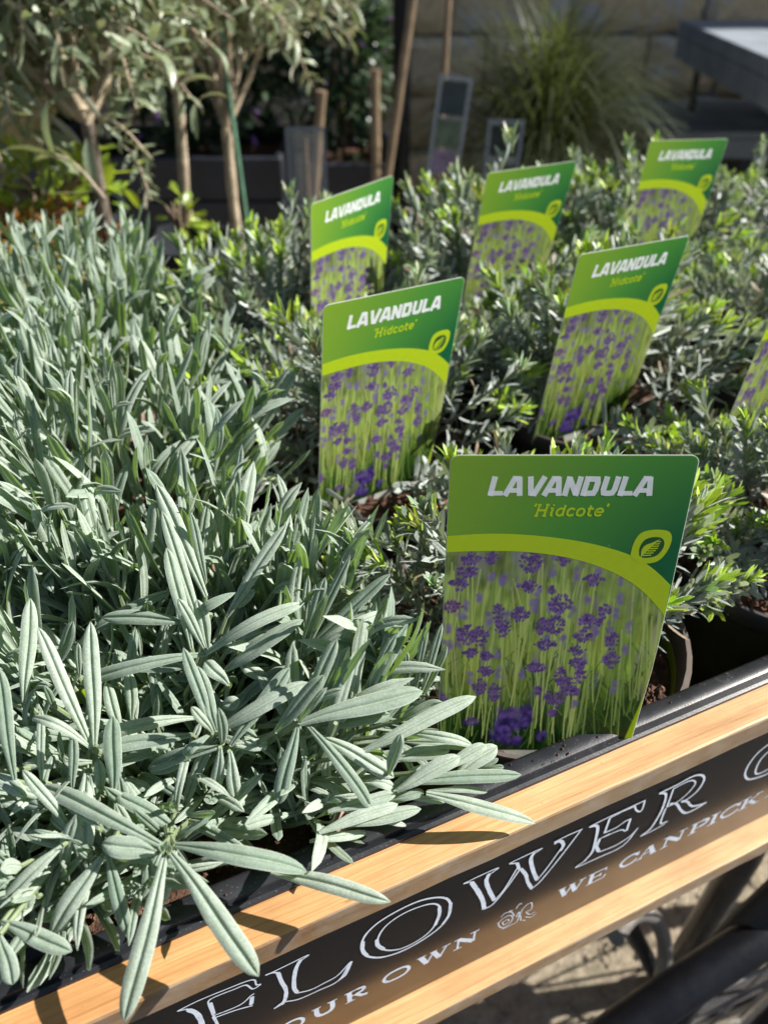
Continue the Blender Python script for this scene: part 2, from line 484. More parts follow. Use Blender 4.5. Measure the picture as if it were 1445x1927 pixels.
class MB:
    """collects polygons and turns them into one mesh"""
    def __init__(s):
        s.v = []; s.f = []; s.mi = []
    def add(s, vs, fs, mi=0):
        o = len(s.v)
        s.v += [tuple(v) for v in vs]
        for f in fs:
            s.f.append([i + o for i in f]); s.mi.append(mi)
    def box(s, lo, hi, mi=0, bev=0.0):
        x0, y0, z0 = lo; x1, y1, z1 = hi
        if bev <= 0:
            s.add([(x0,y0,z0),(x1,y0,z0),(x1,y1,z0),(x0,y1,z0),(x0,y0,z1),(x1,y0,z1),(x1,y1,z1),(x0,y1,z1)],
                  [(0,3,2,1),(4,5,6,7),(0,1,5,4),(1,2,6,5),(2,3,7,6),(3,0,4,7)], mi)
            return
        b = bev
        pts = {}; vs = []
        for ix, x in enumerate((x0, x1)):
            for iy, y in enumerate((y0, y1)):
                for iz, z in enumerate((z0, z1)):
                    sx = b if ix == 0 else -b; sy = b if iy == 0 else -b; sz = b if iz == 0 else -b
                    pts[ix,iy,iz,0] = len(vs); vs.append((x, y+sy, z+sz))
                    pts[ix,iy,iz,1] = len(vs); vs.append((x+sx, y, z+sz))
                    pts[ix,iy,iz,2] = len(vs); vs.append((x+sx, y+sy, z))
        fs = []
        for ax in range(3):
            for sd_ in (0, 1):
                o1, o2 = [i for i in range(3) if i != ax]
                q = []
                for a, c in ((0,0),(1,0),(1,1),(0,1)):
                    k = [0,0,0]; k[ax] = sd_; k[o1] = a; k[o2] = c
                    q.append(pts[k[0],k[1],k[2],ax])
                fs.append(q)
        for ax in range(3):
            o1, o2 = [i for i in range(3) if i != ax]
            for a in (0,1):
                for c in (0,1):
                    k0 = [0,0,0]; k1 = [0,0,0]; k0[o1]=k1[o1]=a; k0[o2]=k1[o2]=c; k1[ax]=1
                    fs.append([pts[(*k0,o1)], pts[(*k1,o1)], pts[(*k1,o2)], pts[(*k0,o2)]])
        for ix in (0,1):
            for iy in (0,1):
                for iz in (0,1):
                    fs.append([pts[ix,iy,iz,0], pts[ix,iy,iz,1], pts[ix,iy,iz,2]])
        s.add(vs, fs, mi)
    def tube(s, pts, rad, seg=8, mi=0, cap=True):
        pts = [Vector(p) for p in pts]
        if not hasattr(rad, '__len__'): rad = [rad] * len(pts)
        vs = []; fs = []
        ref = Vector((0.13, 0.31, 0.94))
        for i, p in enumerate(pts):
            d = (pts[min(i+1, len(pts)-1)] - pts[max(i-1, 0)])
            if d.length < 1e-9: d = Vector((0,0,1))
            d.normalize()
            a = ref - d * ref.dot(d)
            if a.length < 1e-3: a = d.orthogonal()
            a.normalize(); b = d.cross(a); ref = a
            for k in range(seg):
                t = 2*math.pi*k/seg
                vs.append(p + (a*math.cos(t) + b*math.sin(t)) * rad[i])
        for i in range(len(pts)-1):
            for k in range(seg):
                k2 = (k+1) % seg
                fs.append((i*seg+k, i*seg+k2, (i+1)*seg+k2, (i+1)*seg+k))
        if cap:
            fs.append(tuple(range(seg))[::-1]); fs.append(tuple(range((len(pts)-1)*seg, len(pts)*seg)))
        s.add(vs, fs, mi)
    def lathe(s, prof, seg=32, mi=0, c=(0,0)):
        vs = []; fs = []
        for r, z in prof:
            for k in range(seg):
                t = 2*math.pi*k/seg
                vs.append((c[0]+r*math.cos(t), c[1]+r*math.sin(t), z))
        for i in range(len(prof)-1):
            for k in range(seg):
                k2 = (k+1) % seg
                fs.append((i*seg+k, i*seg+k2, (i+1)*seg+k2, (i+1)*seg+k))
        s.add(vs, fs, mi)
    def mesh(s, name, mats=(), smooth=True, fix=True):
        me = bpy.data.meshes.new(name)
        me.from_pydata(s.v, [], s.f)
        me.polygons.foreach_set('material_index', s.mi)
        if smooth:
            me.polygons.foreach_set('use_smooth', [True]*len(s.f))
        for m in mats: me.materials.append(m)
        me.update()
        if smooth:
            me.set_sharp_from_angle(angle=math.radians(40))
        return me
    def build(s, name, mat, parent=None, smooth=True):
        mats = mat if isinstance(mat, (list, tuple)) else [mat]
        return link(name, s.mesh(name, mats, smooth), parent)

def smoothcurve(pts, n=6):
    """Catmull-Rom through the points"""
    P = [Vector(p) for p in pts]
    P = [P[0]*2 - P[1]] + P + [P[-1]*2 - P[-2]]
    out = []
    for i in range(1, len(P)-2):
        for k in range(n):
            t = k/n
            a, b, c, d = P[i-1], P[i], P[i+1], P[i+2]
            out.append(0.5*((2*b) + (c-a)*t + (2*a-5*b+4*c-d)*t*t + (3*b-a-3*c+d)*t**3))
    out.append(P[-2])
    return out

def ribbon(mb, pts, width, z, plane, closed=False, mi=0, wob=0.0, r=None, ends=True, widths=None):
    """a flat stroke of paint or ink along 2-D pts; plane(x, y, z) -> 3-D"""
    P = [np.array(p[:2], dtype=float) for p in pts]
    n = len(P)
    L, R = [], []
    for i in range(n):
        if closed:
            a, b = P[(i-1) % n], P[(i+1) % n]
        else:
            a, b = P[max(i-1, 0)], P[min(i+1, n-1)]
        d0 = P[i]-a; d1 = b-P[i]
        l0 = np.hypot(*d0); l1 = np.hypot(*d1)
        if l0 < 1e-9: d0 = d1; l0 = l1
        if l1 < 1e-9: d1 = d0; l1 = l0
        d0 = d0/l0; d1 = d1/l1
        d = d0+d1; ld = np.hypot(*d)
        if ld < 0.3: d = d1; ld = 1; k = 1
        else: k = min(1.6, 2/ld)
        d = d/ (np.hypot(*d) or 1)
        nn = np.array([-d[1], d[0]])
        w = (widths[i] if widths else width)/2*k
        if wob and r: w *= 1 + r.uniform(-wob, wob)
        L.append(P[i]+nn*w); R.append(P[i]-nn*w)
    if not closed and ends:
        e0 = P[0]-P[1]; e0 = e0/(np.hypot(*e0) or 1)*width*0.3
        e1 = P[-1]-P[-2]; e1 = e1/(np.hypot(*e1) or 1)*width*0.3
        L = [P[0]+e0+(L[0]-P[0])*0.5]+L+[P[-1]+e1+(L[-1]-P[-1])*0.5]
        R = [P[0]+e0+(R[0]-P[0])*0.5]+R+[P[-1]+e1+(R[-1]-P[-1])*0.5]
        n += 2
    vs = [plane(p[0], p[1], z) for p in L] + [plane(p[0], p[1], z) for p in R]
    fs = []
    m = n if closed else n-1
    for i in range(m):
        j = (i+1) % n
        fs.append((n+i, n+j, j, i))
    mb.add(vs, fs, mi)

# measured positions: long leaves (base, tip in metres; width mm; arch; flag), sign strokes (mm) and label frames
HERO = [(-0.0776,0.1373,0.833,-0.0866,0.0918,0.806,8.4,0.1,0),(-0.0757,0.1371,0.834,-0.0424,0.1055,0.808,8.9,0.08,0),(-0.0791,0.1388,0.836,-0.1353,0.1665,0.83,7.9,0.1,0),(-0.0807,0.1378,0.833,-0.1005,0.1385,0.838,8.7,0.1,0),(-0.075,0.1404,0.833,-0.0258,0.1385,0.816,8.2,0.16,0),(-0.0423,0.1415,0.812,0.0032,0.1302,0.812,7.1,0.05,0),(-0.078,0.1373,0.836,-0.0749,0.1365,0.844,1.9,0.05,0),(-0.0783,0.1369,0.836,-0.0783,0.1359,0.843,1.9,0.05,0),(-0.0759,0.1365,0.836,-0.0738,0.1355,0.843,1.9,0.05,0),(-0.0863,0.1416,0.824,-0.0868,0.1337,0.814,5.5,0.08,0),(-0.0835,0.1435,0.822,-0.0905,0.1317,0.81,5.1,0.08,0),(-0.0783,0.1456,0.82,-0.0837,0.1306,0.806,6,0.08,0),(-0.0666,0.1816,0.842,-0.028,0.1965,0.856,7.2,0.12,0),(-0.0672,0.1811,0.844,-0.0772,0.1983,0.874,5.8,0.03,0),(-0.0658,0.1818,0.844,-0.0727,0.1959,0.866,6.4,0.03,0),(-0.0597,0.1779,0.84,-0.037,0.2003,0.86,6.9,0.05,0),(-0.0639,0.1767,0.84,-0.0678,0.1713,0.818,5.7,0.1,0),(-0.0605,0.1762,0.838,-0.06,0.169,0.816,6.3,0.08,0),(-0.0655,0.1767,0.84,-0.0946,0.1769,0.826,7.2,0.08,0),(-0.0683,0.1806,0.843,-0.0792,0.1734,0.836,4.6,0.4,0),(-0.0767,0.1838,0.838,-0.1144,0.1762,0.838,7.1,0.06,0),(-0.0793,0.1961,0.832,-0.1195,0.1879,0.83,6.2,0.18,0),(-0.0671,0.1805,0.844,-0.0739,0.1826,0.858,4.1,0.08,0),(-0.0632,0.1785,0.84,-0.0609,0.1765,0.866,4.5,0.08,0),(-0.0602,0.1814,0.834,-0.0467,0.1847,0.83,5.6,0.06,1),(-0.0423,0.1811,0.844,-0.0223,0.1884,0.87,6.5,0.04,1),(-0.0331,0.184,0.846,-0.0176,0.1977,0.88,6.4,0.04,0),(-0.0333,0.1848,0.844,0.0169,0.1991,0.846,9.8,0.06,0),(-0.0256,0.1923,0.832,0.0031,0.1985,0.832,7.5,0.05,0),(-0.0344,0.1843,0.843,-0.0417,0.162,0.822,7.1,0.1,0),(-0.0313,0.1856,0.843,-0.0035,0.1628,0.814,6.1,0.16,0),(-0.0272,0.1836,0.838,0.0051,0.1753,0.82,7.1,0.1,0),(-0.0097,0.1792,0.832,0.0391,0.2003,0.842,7.1,0.07,0),(0.0076,0.1954,0.832,0.0243,0.1968,0.842,6.4,0.05,1),(-0.0034,0.2056,0.832,0.0012,0.2097,0.856,4.9,0.03,0),(0.0101,0.2135,0.826,0.0094,0.2179,0.85,3.7,0.03,0),(0.0133,0.2112,0.83,0.0181,0.2231,0.862,3.4,0.03,1),(0.016,0.2104,0.83,0.0245,0.2222,0.862,3.6,0.03,0),(0.0175,0.2135,0.826,0.0267,0.2183,0.852,4.1,0.03,0),(-0.0322,0.1916,0.846,-0.0161,0.1907,0.858,3.8,0.03,1),(-0.0336,0.184,0.846,-0.0213,0.1872,0.864,3.3,0.08,0),(-0.0293,0.2333,0.838,0.0006,0.2148,0.836,6.6,0.14,0),(-0.028,0.224,0.85,0.0085,0.2128,0.842,7.7,0.2,0),(-0.0116,0.2074,0.82,-0.006,0.2079,0.84,5.9,0.04,0),(-0.0817,0.2186,0.85,-0.0908,0.2408,0.888,6.7,0.04,0),(-0.0796,0.2443,0.855,-0.1015,0.2749,0.896,8.1,0.05,0),(-0.0772,0.2226,0.852,-0.0957,0.2582,0.894,6.4,0.05,0),(-0.0698,0.2365,0.85,-0.0423,0.2588,0.886,6.5,0.04,0),(-0.0754,0.215,0.85,-0.0305,0.228,0.87,6.2,0.18,0),(-0.0669,0.2115,0.844,-0.0327,0.2227,0.864,7.6,0.08,0),(-0.0751,0.215,0.85,-0.1309,0.2063,0.84,6.7,0.16,0),(-0.0859,0.2203,0.836,-0.1174,0.221,0.836,8.4,0.05,0),(-0.0913,0.2433,0.84,-0.1296,0.2443,0.842,7.8,0.05,0),(-0.1005,0.261,0.842,-0.1362,0.2441,0.832,7.5,0.1,0),(-0.0749,0.2155,0.852,-0.084,0.2228,0.876,4.8,0.04,0),(-0.0752,0.2204,0.848,-0.0772,0.226,0.872,6.7,0.02,0),(-0.0679,0.2192,0.846,-0.049,0.223,0.856,4.5,0.1,0),(-0.0651,0.2309,0.836,-0.0484,0.2354,0.856,5.2,0.06,0),(-0.0584,0.2248,0.836,-0.062,0.2228,0.852,5.5,0.08,0),(-0.0496,0.2132,0.834,-0.0629,0.2191,0.84,6.4,0.08,0),(-0.0646,0.2038,0.844,-0.0755,0.2114,0.85,7.3,0.12,0),(-0.0661,0.1961,0.84,-0.0584,0.1973,0.842,6.5,0.2,0),(-0.0658,0.2428,0.85,-0.0564,0.2416,0.862,5.2,0.05,1),(-0.0508,0.252,0.85,-0.0367,0.2445,0.864,5.7,0.06,1),(-0.081,0.2532,0.856,-0.0843,0.2614,0.89,4.7,0.02,1),(-0.0946,0.2566,0.856,-0.0965,0.2551,0.87,3.4,0.08,0),(-0.0745,0.2311,0.858,-0.0592,0.2281,0.876,4.9,0.45,0),(-0.0355,0.2219,0.842,-0.0241,0.2332,0.878,6.8,0.03,0),(-0.0347,0.2209,0.844,-0.0137,0.236,0.888,4.5,0.02,0),(-0.0342,0.2217,0.844,0.0036,0.2398,0.874,6.4,0.05,0),(-0.0335,0.2209,0.844,0.0067,0.2381,0.854,6,0.22,0),(-0.0304,0.2305,0.84,-0.0223,0.2005,0.826,4.6,0.1,0),(-0.1124,0.1734,0.844,-0.1362,0.2075,0.876,6.4,0.04,0),(-0.1124,0.1734,0.844,-0.139,0.1819,0.854,4.5,0.4,1),(-0.114,0.1792,0.838,-0.1191,0.2159,0.87,7.4,0.03,0),(-0.1505,0.2012,0.836,-0.1492,0.2311,0.868,7.6,0.03,0),(-0.14,0.1635,0.838,-0.1463,0.1909,0.872,6.6,0.05,0),(-0.1172,0.1499,0.828,-0.1352,0.1637,0.846,4.8,0.1,0),(-0.1033,0.1622,0.832,-0.1034,0.1801,0.856,7.5,0.04,0),(-0.1325,0.1667,0.832,-0.1321,0.1841,0.856,3.5,0.04,0),(-0.1192,0.1628,0.832,-0.1163,0.1729,0.854,4.2,0.02,1),(-0.1147,0.1679,0.836,-0.1097,0.1391,0.824,8.2,0.1,0),(-0.117,0.142,0.83,-0.1389,0.1253,0.816,6.1,0.12,0),(-0.1014,0.138,0.83,-0.1182,0.1184,0.812,8,0.1,0),(-0.0989,0.1375,0.832,-0.0917,0.119,0.806,5.7,0.08,0),(-0.1312,0.1178,0.824,-0.1053,0.1098,0.82,6.9,0.06,0),(-0.1296,0.113,0.826,-0.1242,0.102,0.814,6.4,0.05,0),(-0.1509,0.1679,0.836,-0.1333,0.1579,0.836,6.1,0.05,0),(-0.0787,0.1525,0.822,-0.1031,0.1622,0.832,6.9,0.04,0),(-0.1311,0.1347,0.822,-0.1275,0.1253,0.816,6.5,0.12,0),(-0.1331,0.1386,0.822,-0.1364,0.1337,0.83,6.5,0.06,0),(-0.1135,0.1445,0.83,-0.1269,0.1448,0.836,1.9,0.08,0),(-0.1138,0.1455,0.83,-0.1258,0.1425,0.836,1.7,0.08,0),(-0.145,0.1519,0.822,-0.138,0.1317,0.81,3.6,0.08,0),(-0.1427,0.2203,0.836,-0.1311,0.2249,0.86,6,0.03,0),(-0.1326,0.2161,0.834,-0.1278,0.2163,0.856,3.2,0.02,0),(-0.1072,0.2005,0.826,-0.107,0.2108,0.844,5.9,0.02,0),(-0.1127,0.2122,0.828,-0.1083,0.2308,0.85,4.6,0.02,0),(-0.1104,0.1931,0.828,-0.1148,0.2036,0.846,6,0.02,0),(-0.1394,0.2241,0.826,-0.1548,0.2178,0.83,5.2,0.05,0),(-0.1306,0.1906,0.826,-0.1516,0.1911,0.83,6.2,0.04,0),(-0.1205,0.1833,0.82,-0.148,0.1808,0.822,5.7,0.03,0),(-0.1361,0.1968,0.84,-0.1343,0.1942,0.856,3.4,0.08,0),(-0.1087,0.1634,0.83,-0.1104,0.1719,0.84,4.9,0.1,0),(-0.1445,0.2292,0.838,-0.1674,0.2214,0.84,4.7,0.25,0),(-0.0777,0.1793,0.828,-0.0948,0.1757,0.826,7.3,0.05,0),(-0.1084,0.187,0.822,-0.088,0.1849,0.826,5.3,0.04,0),(0.0086,0.1736,0.82,0.0585,0.1825,0.812,6.3,0.06,0),(0.0175,0.1726,0.816,0.0443,0.1781,0.806,3.1,0.12,0),(0.0168,0.1712,0.816,0.0642,0.1692,0.796,6.8,0.06,0),(0.0297,0.179,0.818,0.0471,0.1886,0.824,8.3,0.05,0),(0.0049,0.1701,0.82,0.0312,0.1811,0.828,7.3,0.06,0),(0.0089,0.1914,0.828,0.0393,0.1888,0.822,4.9,0.22,0),(0.0018,0.174,0.826,0.0065,0.1777,0.848,5.6,0.03,1),(-0.0165,0.1584,0.814,0.0156,0.1669,0.812,6.4,0.05,1),(-0.029,0.1532,0.812,-0.0067,0.1599,0.806,4.2,0.06,0),(0.0113,0.1715,0.812,0.0255,0.1727,0.808,3.5,0.08,0),(-0.022,0.162,0.818,0.0056,0.1701,0.818,5.5,0.05,0),(-0.0253,0.1548,0.816,0.0061,0.1671,0.816,5.9,0.05,0),(-0.0026,0.1633,0.81,0.0095,0.164,0.804,2.6,0.1,0),(0.003,0.1697,0.814,0.0169,0.1731,0.814,4.3,0.08,0),(0.005,0.185,0.82,0.0276,0.1881,0.822,7.5,0.03,0),(0.009,0.1918,0.822,0.0373,0.1888,0.822,4.9,0.06,0),(0.04,0.1838,0.814,0.048,0.1863,0.818,2.7,0.08,0),(0.0432,0.1863,0.81,0.0509,0.1861,0.812,2.7,0.08,0),(0.0225,0.1779,0.822,0.0423,0.1876,0.826,5.7,0.03,0),(-0.0075,0.173,0.822,0.0049,0.174,0.816,5.2,0.2,0)]
SIGN = [(0.88,[(-95.8,130.0),(-87.1,130.7),(-75.8,129.5),(-63.6,127.1),(-62.4,120.2),(-60.6,118.7)]),(0.87,[(-60.6,118.2),(-64.3,117.5),(-66.7,124.7),(-72.1,125.8),(-77.5,126.8),(-82.3,126.7),(-83.6,123.1),(-83.4,109.1)]),(1.79,[(-82.8,123.0),(-83.1,110.6)]),(1.06,[(-95.8,130.0),(-92.8,128.1),(-90.9,125.4)]),(2.48,[(-91.8,126.4),(-89.5,119.5),(-88.9,108.6),(-89.9,96.3),(-92.8,84.0)]),(1.02,[(-92.8,84.0),(-96.5,76.5),(-89.6,75.5),(-83.9,74.0),(-84.0,86.6)]),(1.41,[(-83.5,108.3),(-83.1,97.3),(-83.7,86.2)]),(0.91,[(-83.4,109.1),(-74.4,107.4),(-69.7,108.1),(-66.0,111.6),(-64.4,112.2)]),(0.99,[(-83.1,106.5),(-74.8,104.4),(-69.3,102.0),(-66.5,100.5)]),(2.13,[(-65.5,109.6),(-66.7,102.6)]),(0.91,[(-57.4,125.4),(-48.7,125.7),(-37.7,126.2),(-40.8,124.0)]),(2.15,[(-41.4,124.5),(-43.8,118.6),(-45.6,108.3),(-46.3,98.2),(-45.4,91.9)]),(1.10,[(-57.4,125.8),(-54.2,124.9),(-52.0,122.0)]),(2.02,[(-52.1,122.2),(-51.4,111.3),(-50.2,100.9),(-51.2,91.7),(-53.2,86.4)]),(0.98,[(-57.1,85.8),(-52.7,88.2),(-45.3,83.3),(-35.0,82.3),(-24.5,82.8),(-17.9,97.8)]),(0.97,[(-45.5,91.2),(-38.7,87.5),(-32.3,87.8),(-25.0,89.1),(-18.7,96.9)]),(1.67,[(-17.5,97.4),(-20.7,86.1),(-24.0,83.3)]),(1.33,[(-57.1,86.2),(-53.6,86.8)]),(1.37,[(-11.9,105.7),(-11.5,113.7),(-8.7,121.1),(-2.3,126.8),(8.6,129.6),(19.1,128.9),(28.6,123.5),(34.1,116.3),(36.1,106.4),(35.3,96.1),(30.4,87.9),(20.6,82.9),(9.3,81.7),(-1.1,85.7),(-7.8,93.1),(-11.0,100.5),(-11.8,106.3)]),(1.80,[(-10.9,113.1),(-11.2,104.3),(-9.1,95.9)]),(1.89,[(35.9,110.7),(35.7,98.6),(32.4,90.3)]),(1.13,[(-4.0,106.1),(-2.0,114.5),(2.2,120.5),(10.0,123.8),(19.3,122.8),(26.1,119.2),(29.7,112.3),(29.7,101.3),(26.7,91.5),(20.5,86.0),(10.7,84.8),(2.3,90.3),(-2.7,99.2),(-4.0,106.1)]),(2.19,[(-4.0,108.9),(-3.4,102.0),(-0.4,94.6)]),(1.99,[(29.5,112.4),(29.9,103.9),(28.0,93.9)]),(1.03,[(42.1,126.0),(51.0,126.4),(61.3,125.8),(58.0,123.4)]),(2.42,[(56.4,123.6),(55.4,117.3),(58.2,105.3),(62.7,90.5)]),(1.09,[(42.1,126.0),(46.1,124.4)]),(2.58,[(46.6,123.3),(50.7,111.8),(55.1,97.3),(57.1,86.0)]),(1.16,[(57.2,85.2),(62.6,86.4),(69.9,99.6),(75.4,112.9)]),(1.01,[(62.8,89.6),(68.0,98.3),(73.7,116.5)]),(0.99,[(67.9,125.1),(77.5,125.5),(86.7,125.2),(83.5,123.6)]),(2.33,[(82.2,123.9),(81.1,118.4),(84.9,102.8),(89.0,90.3)]),(1.12,[(68.0,124.7),(72.7,121.6)]),(1.85,[(72.7,121.3),(74.9,113.8)]),(2.07,[(76.0,112.9),(80.3,102.9),(82.7,93.4),(86.8,82.3)]),(1.18,[(86.8,82.3),(92.1,87.4),(101.6,106.0),(110.5,126.2)]),(1.03,[(89.0,90.3),(93.9,99.7),(100.3,116.1)]),(2.16,[(94.7,124.3),(98.1,123.9),(100.8,117.8),(100.0,112.8)]),(1.00,[(94.0,125.9),(102.3,126.5),(110.8,126.0)]),(1.17,[(115.9,124.9),(125.8,125.7),(138.3,125.7),(150.9,125.6)]),(1.20,[(150.8,125.2),(151.4,117.2),(150.1,115.1),(146.4,119.7),(144.5,124.6)]),(1.03,[(144.8,124.3),(136.7,124.8),(128.8,124.2)]),(1.94,[(115.9,124.9),(121.4,120.9),(123.3,106.4),(123.8,92.7),(120.1,85.6)]),(1.17,[(120.1,85.6),(115.2,82.6),(129.9,81.4),(147.0,81.5),(153.7,95.4)]),(1.17,[(153.7,95.4),(150.0,90.0),(141.0,86.6),(129.8,88.2)]),(2.12,[(128.9,89.4),(125.8,97.1),(126.3,104.9)]),(1.05,[(126.3,104.9),(132.2,105.3)]),(1.64,[(128.4,124.1),(128.3,109.6)]),(1.13,[(128.3,109.6),(135.8,109.3),(141.2,111.8),(144.9,111.7)]),(1.69,[(144.7,111.4),(145.1,99.6)]),(1.06,[(144.2,99.6),(139.8,103.9),(128.1,105.0)]),(1.51,[(160.2,126.5),(171.3,126.9),(182.3,128.3),(189.8,124.3),(193.5,117.0),(191.9,107.5),(186.0,102.8),(182.0,103.5)]),(1.16,[(170.1,124.0),(177.6,125.1),(183.5,123.5),(187.1,117.6),(183.8,109.8),(177.7,105.4),(171.1,105.4)]),(1.64,[(160.2,126.5),(165.6,121.9),(167.6,110.2),(167.2,98.6),(164.6,87.1),(159.0,83.2)]),(1.28,[(170.1,124.0),(171.1,105.4)]),(1.43,[(170.5,104.0),(170.8,93.9),(172.0,87.4),(176.7,86.0)]),(1.08,[(159.0,83.2),(167.1,83.0),(175.3,84.4)]),(1.58,[(172.7,107.6),(178.2,103.7),(184.4,93.1),(190.6,85.4),(197.8,84.6),(205.0,86.4)]),(1.57,[(182.3,103.1),(186.9,100.1),(192.5,91.7),(198.2,88.2),(205.0,86.4)]),(1.47,[(244.7,123.3),(238.9,123.0),(232.6,118.1),(229.8,109.0),(230.6,99.4),(235.1,91.0),(241.1,86.6),(251.3,83.9),(259.6,84.2)]),(1.37,[(246.8,114.8),(242.7,113.9),(239.1,107.9),(239.2,99.4),(241.4,92.5),(245.7,89.5),(252.7,89.7),(257.1,90.3)]),(0.70,[(69.1,56.7),(71.6,59.8),(75.1,60.3),(78.1,56.1),(78.0,49.9),(74.3,46.2),(70.6,50.6),(68.7,57.2)]),(0.63,[(71.7,55.1),(74.9,55.6),(76.2,52.3),(73.5,50.2),(71.7,55.1)]),(0.70,[(72.4,45.8),(76.9,45.4),(81.0,45.4),(82.7,48.6),(82.2,58.3),(80.8,53.5),(83.4,52.7),(85.2,44.6)]),(0.69,[(74.9,65.9),(77.0,64.7)]),(0.68,[(79.4,64.7),(80.9,68.6),(82.6,67.8)]),(0.70,[(83.1,51.3),(84.1,59.7),(86.9,63.2),(89.9,62.0),(90.6,53.7),(87.3,53.6),(90.7,47.4),(94.0,47.5)]),(0.65,[(87.8,46.9),(92.1,42.9),(95.2,44.7)]),(0.86,[(86.5,44.2),(88.0,42.3)]),(0.69,[(70.0,63.6),(72.1,65.9),(76.3,63.8),(79.2,56.5)])]
LABELS = [(0.0263,0.2566,0.9230,1.0000,0.0002,-0.0001,0.0001,0.3019,0.9533),(-0.0338,0.4010,0.9230,0.8236,0.5640,-0.0608,0.0615,0.0179,0.9979),(-0.0537,0.5781,0.9230,0.6052,0.7959,-0.0144,0.0458,-0.0168,0.9988),(0.1219,0.4776,0.9230,0.8606,0.5062,-0.0559,0.0735,-0.0148,0.9972),(0.0834,0.6588,0.9230,0.8349,0.5485,-0.0470,0.0993,-0.0661,0.9929),(0.2436,0.7638,0.9230,0.8916,0.4449,-0.0841,0.0708,0.0465,0.9964),(0.2407,0.4464,0.9230,0.8170,0.5686,-0.0959,0.0901,0.0384,0.9952)]
NBIG = 61

# ------------------------------------------------------------------ leaves
def leaf_grid(L, W, arch=0.1, tw=0.0, nseg=12, cross=(-1,-.82,-.5,-.2,0,.2,.5,.82,1), base_w=0.32, peak=0.62, thick=0.5, fold=0.0, wavy=0.0, r=None):
    """a lance-shaped leaf along +X, face up +Z, with a sunken midrib and rolled margins"""
    V = []; ST = []
    nc = len(cross)
    ph = (r.uniform(0, 6) if r else 0)
    for i in range(nseg+1):
        t = i/nseg
        if t < peak:
            w = base_w + (1-base_w)*math.sin(0.5*math.pi*min(1, t/peak*1.15))**1.15
        else:
            q = (t-peak)/(1-peak)
            w = max(0.0, 1-q**2.6)**0.66
        w = max(w, 0.05)*W*0.5
        zc = arch*L*4*t*(1-t)
        x = L*t*(1-0.35*abs(arch)*t)
        roll = tw*t
        for s in cross:
            a = abs(s)
            h = W*0.5*thick*(0.42*(1-math.exp(-(a/.16)**2)) - 0.30*a**3) * min(1, w/(W*0.3))
            h += fold*a*w
            y = s*w
            yy = y*math.cos(roll) - h*math.sin(roll)
            hh = y*math.sin(roll) + h*math.cos(roll)
            if wavy: yy += wavy*W*math.sin(ph+t*7); hh += wavy*W*0.6*math.sin(ph*2+t*9+s)
            V.append((x, yy, zc+hh)); ST.append((s, t, 0))
    F = []
    for i in range(nseg):
        for j in range(nc-1):
            a = i*nc+j
            F.append((a, a+nc, a+nc+1, a+1))
    return np.array(V, np.float32), np.array(F, np.int32), np.array(ST, np.float32)

def frame(base, direction, up, scale=1.0, sy=1.0):
    """4x4: +X along direction, +Z near up"""
    x = Vector(direction).normalized()
    z = Vector(up) - x*Vector(up).dot(x)
    if z.length < 1e-4: z = x.orthogonal()
    z.normalize(); y = z.cross(x)
    m = Matrix(((x.x*scale, y.x*scale*sy, z.x*scale, base[0]), (x.y*scale, y.y*scale*sy, z.y*scale, base[1]), (x.z*scale, y.z*scale*sy, z.z*scale, base[2]), (0,0,0,1)))
    return m

def join_np(bank, items, seed=0):
    """bank: list of (V,F,ST[,C]); items: list of (index, 4x4 Matrix[, colour]). Returns arrays of one joined mesh."""
    rs = np.random.RandomState(seed)
    VV = []; FF = []; SS = []; CC = []
    o = 0
    for it in items:
        b = bank[it[0]]
        m = np.array(it[1], dtype=np.float32)
        v = b[0] @ m[:3,:3].T + m[:3,3]
        VV.append(v); FF.append(b[1]+o); o += len(v)
        s = b[2].copy(); s[:,2] += rs.rand(); SS.append(s)
        if len(b) > 3: CC.append(b[3])
    return np.concatenate(VV), np.concatenate(FF), np.concatenate(SS), (np.concatenate(CC) if CC else None)

rb = random.Random(11)
# bank of unit-length broad felted leaves
FELT = []
for k in range(26):
    FELT.append(leaf_grid(1.0, rb.uniform(0.090, 0.125), rb.uniform(-0.10, 0.24), rb.uniform(-0.7, 0.7), nseg=10, peak=rb.uniform(0.66, 0.82), base_w=0.42, thick=1.1, wavy=0.03, r=rb))
FELT_ME = [np_mesh('felt_leaf_blade', v, f, st=s, mats=[M['felt']]) for v, f, s in FELT]

# ------------------------------------------------------------------ herb shoot (narrow-leaved) bank
def herb_leaf(L, W, arch):
    return leaf_grid(L, W, arch, 0, nseg=6, cross=(-1, -.45, 0, .45, 1), base_w=0.6, peak=0.80, thick=0.9)

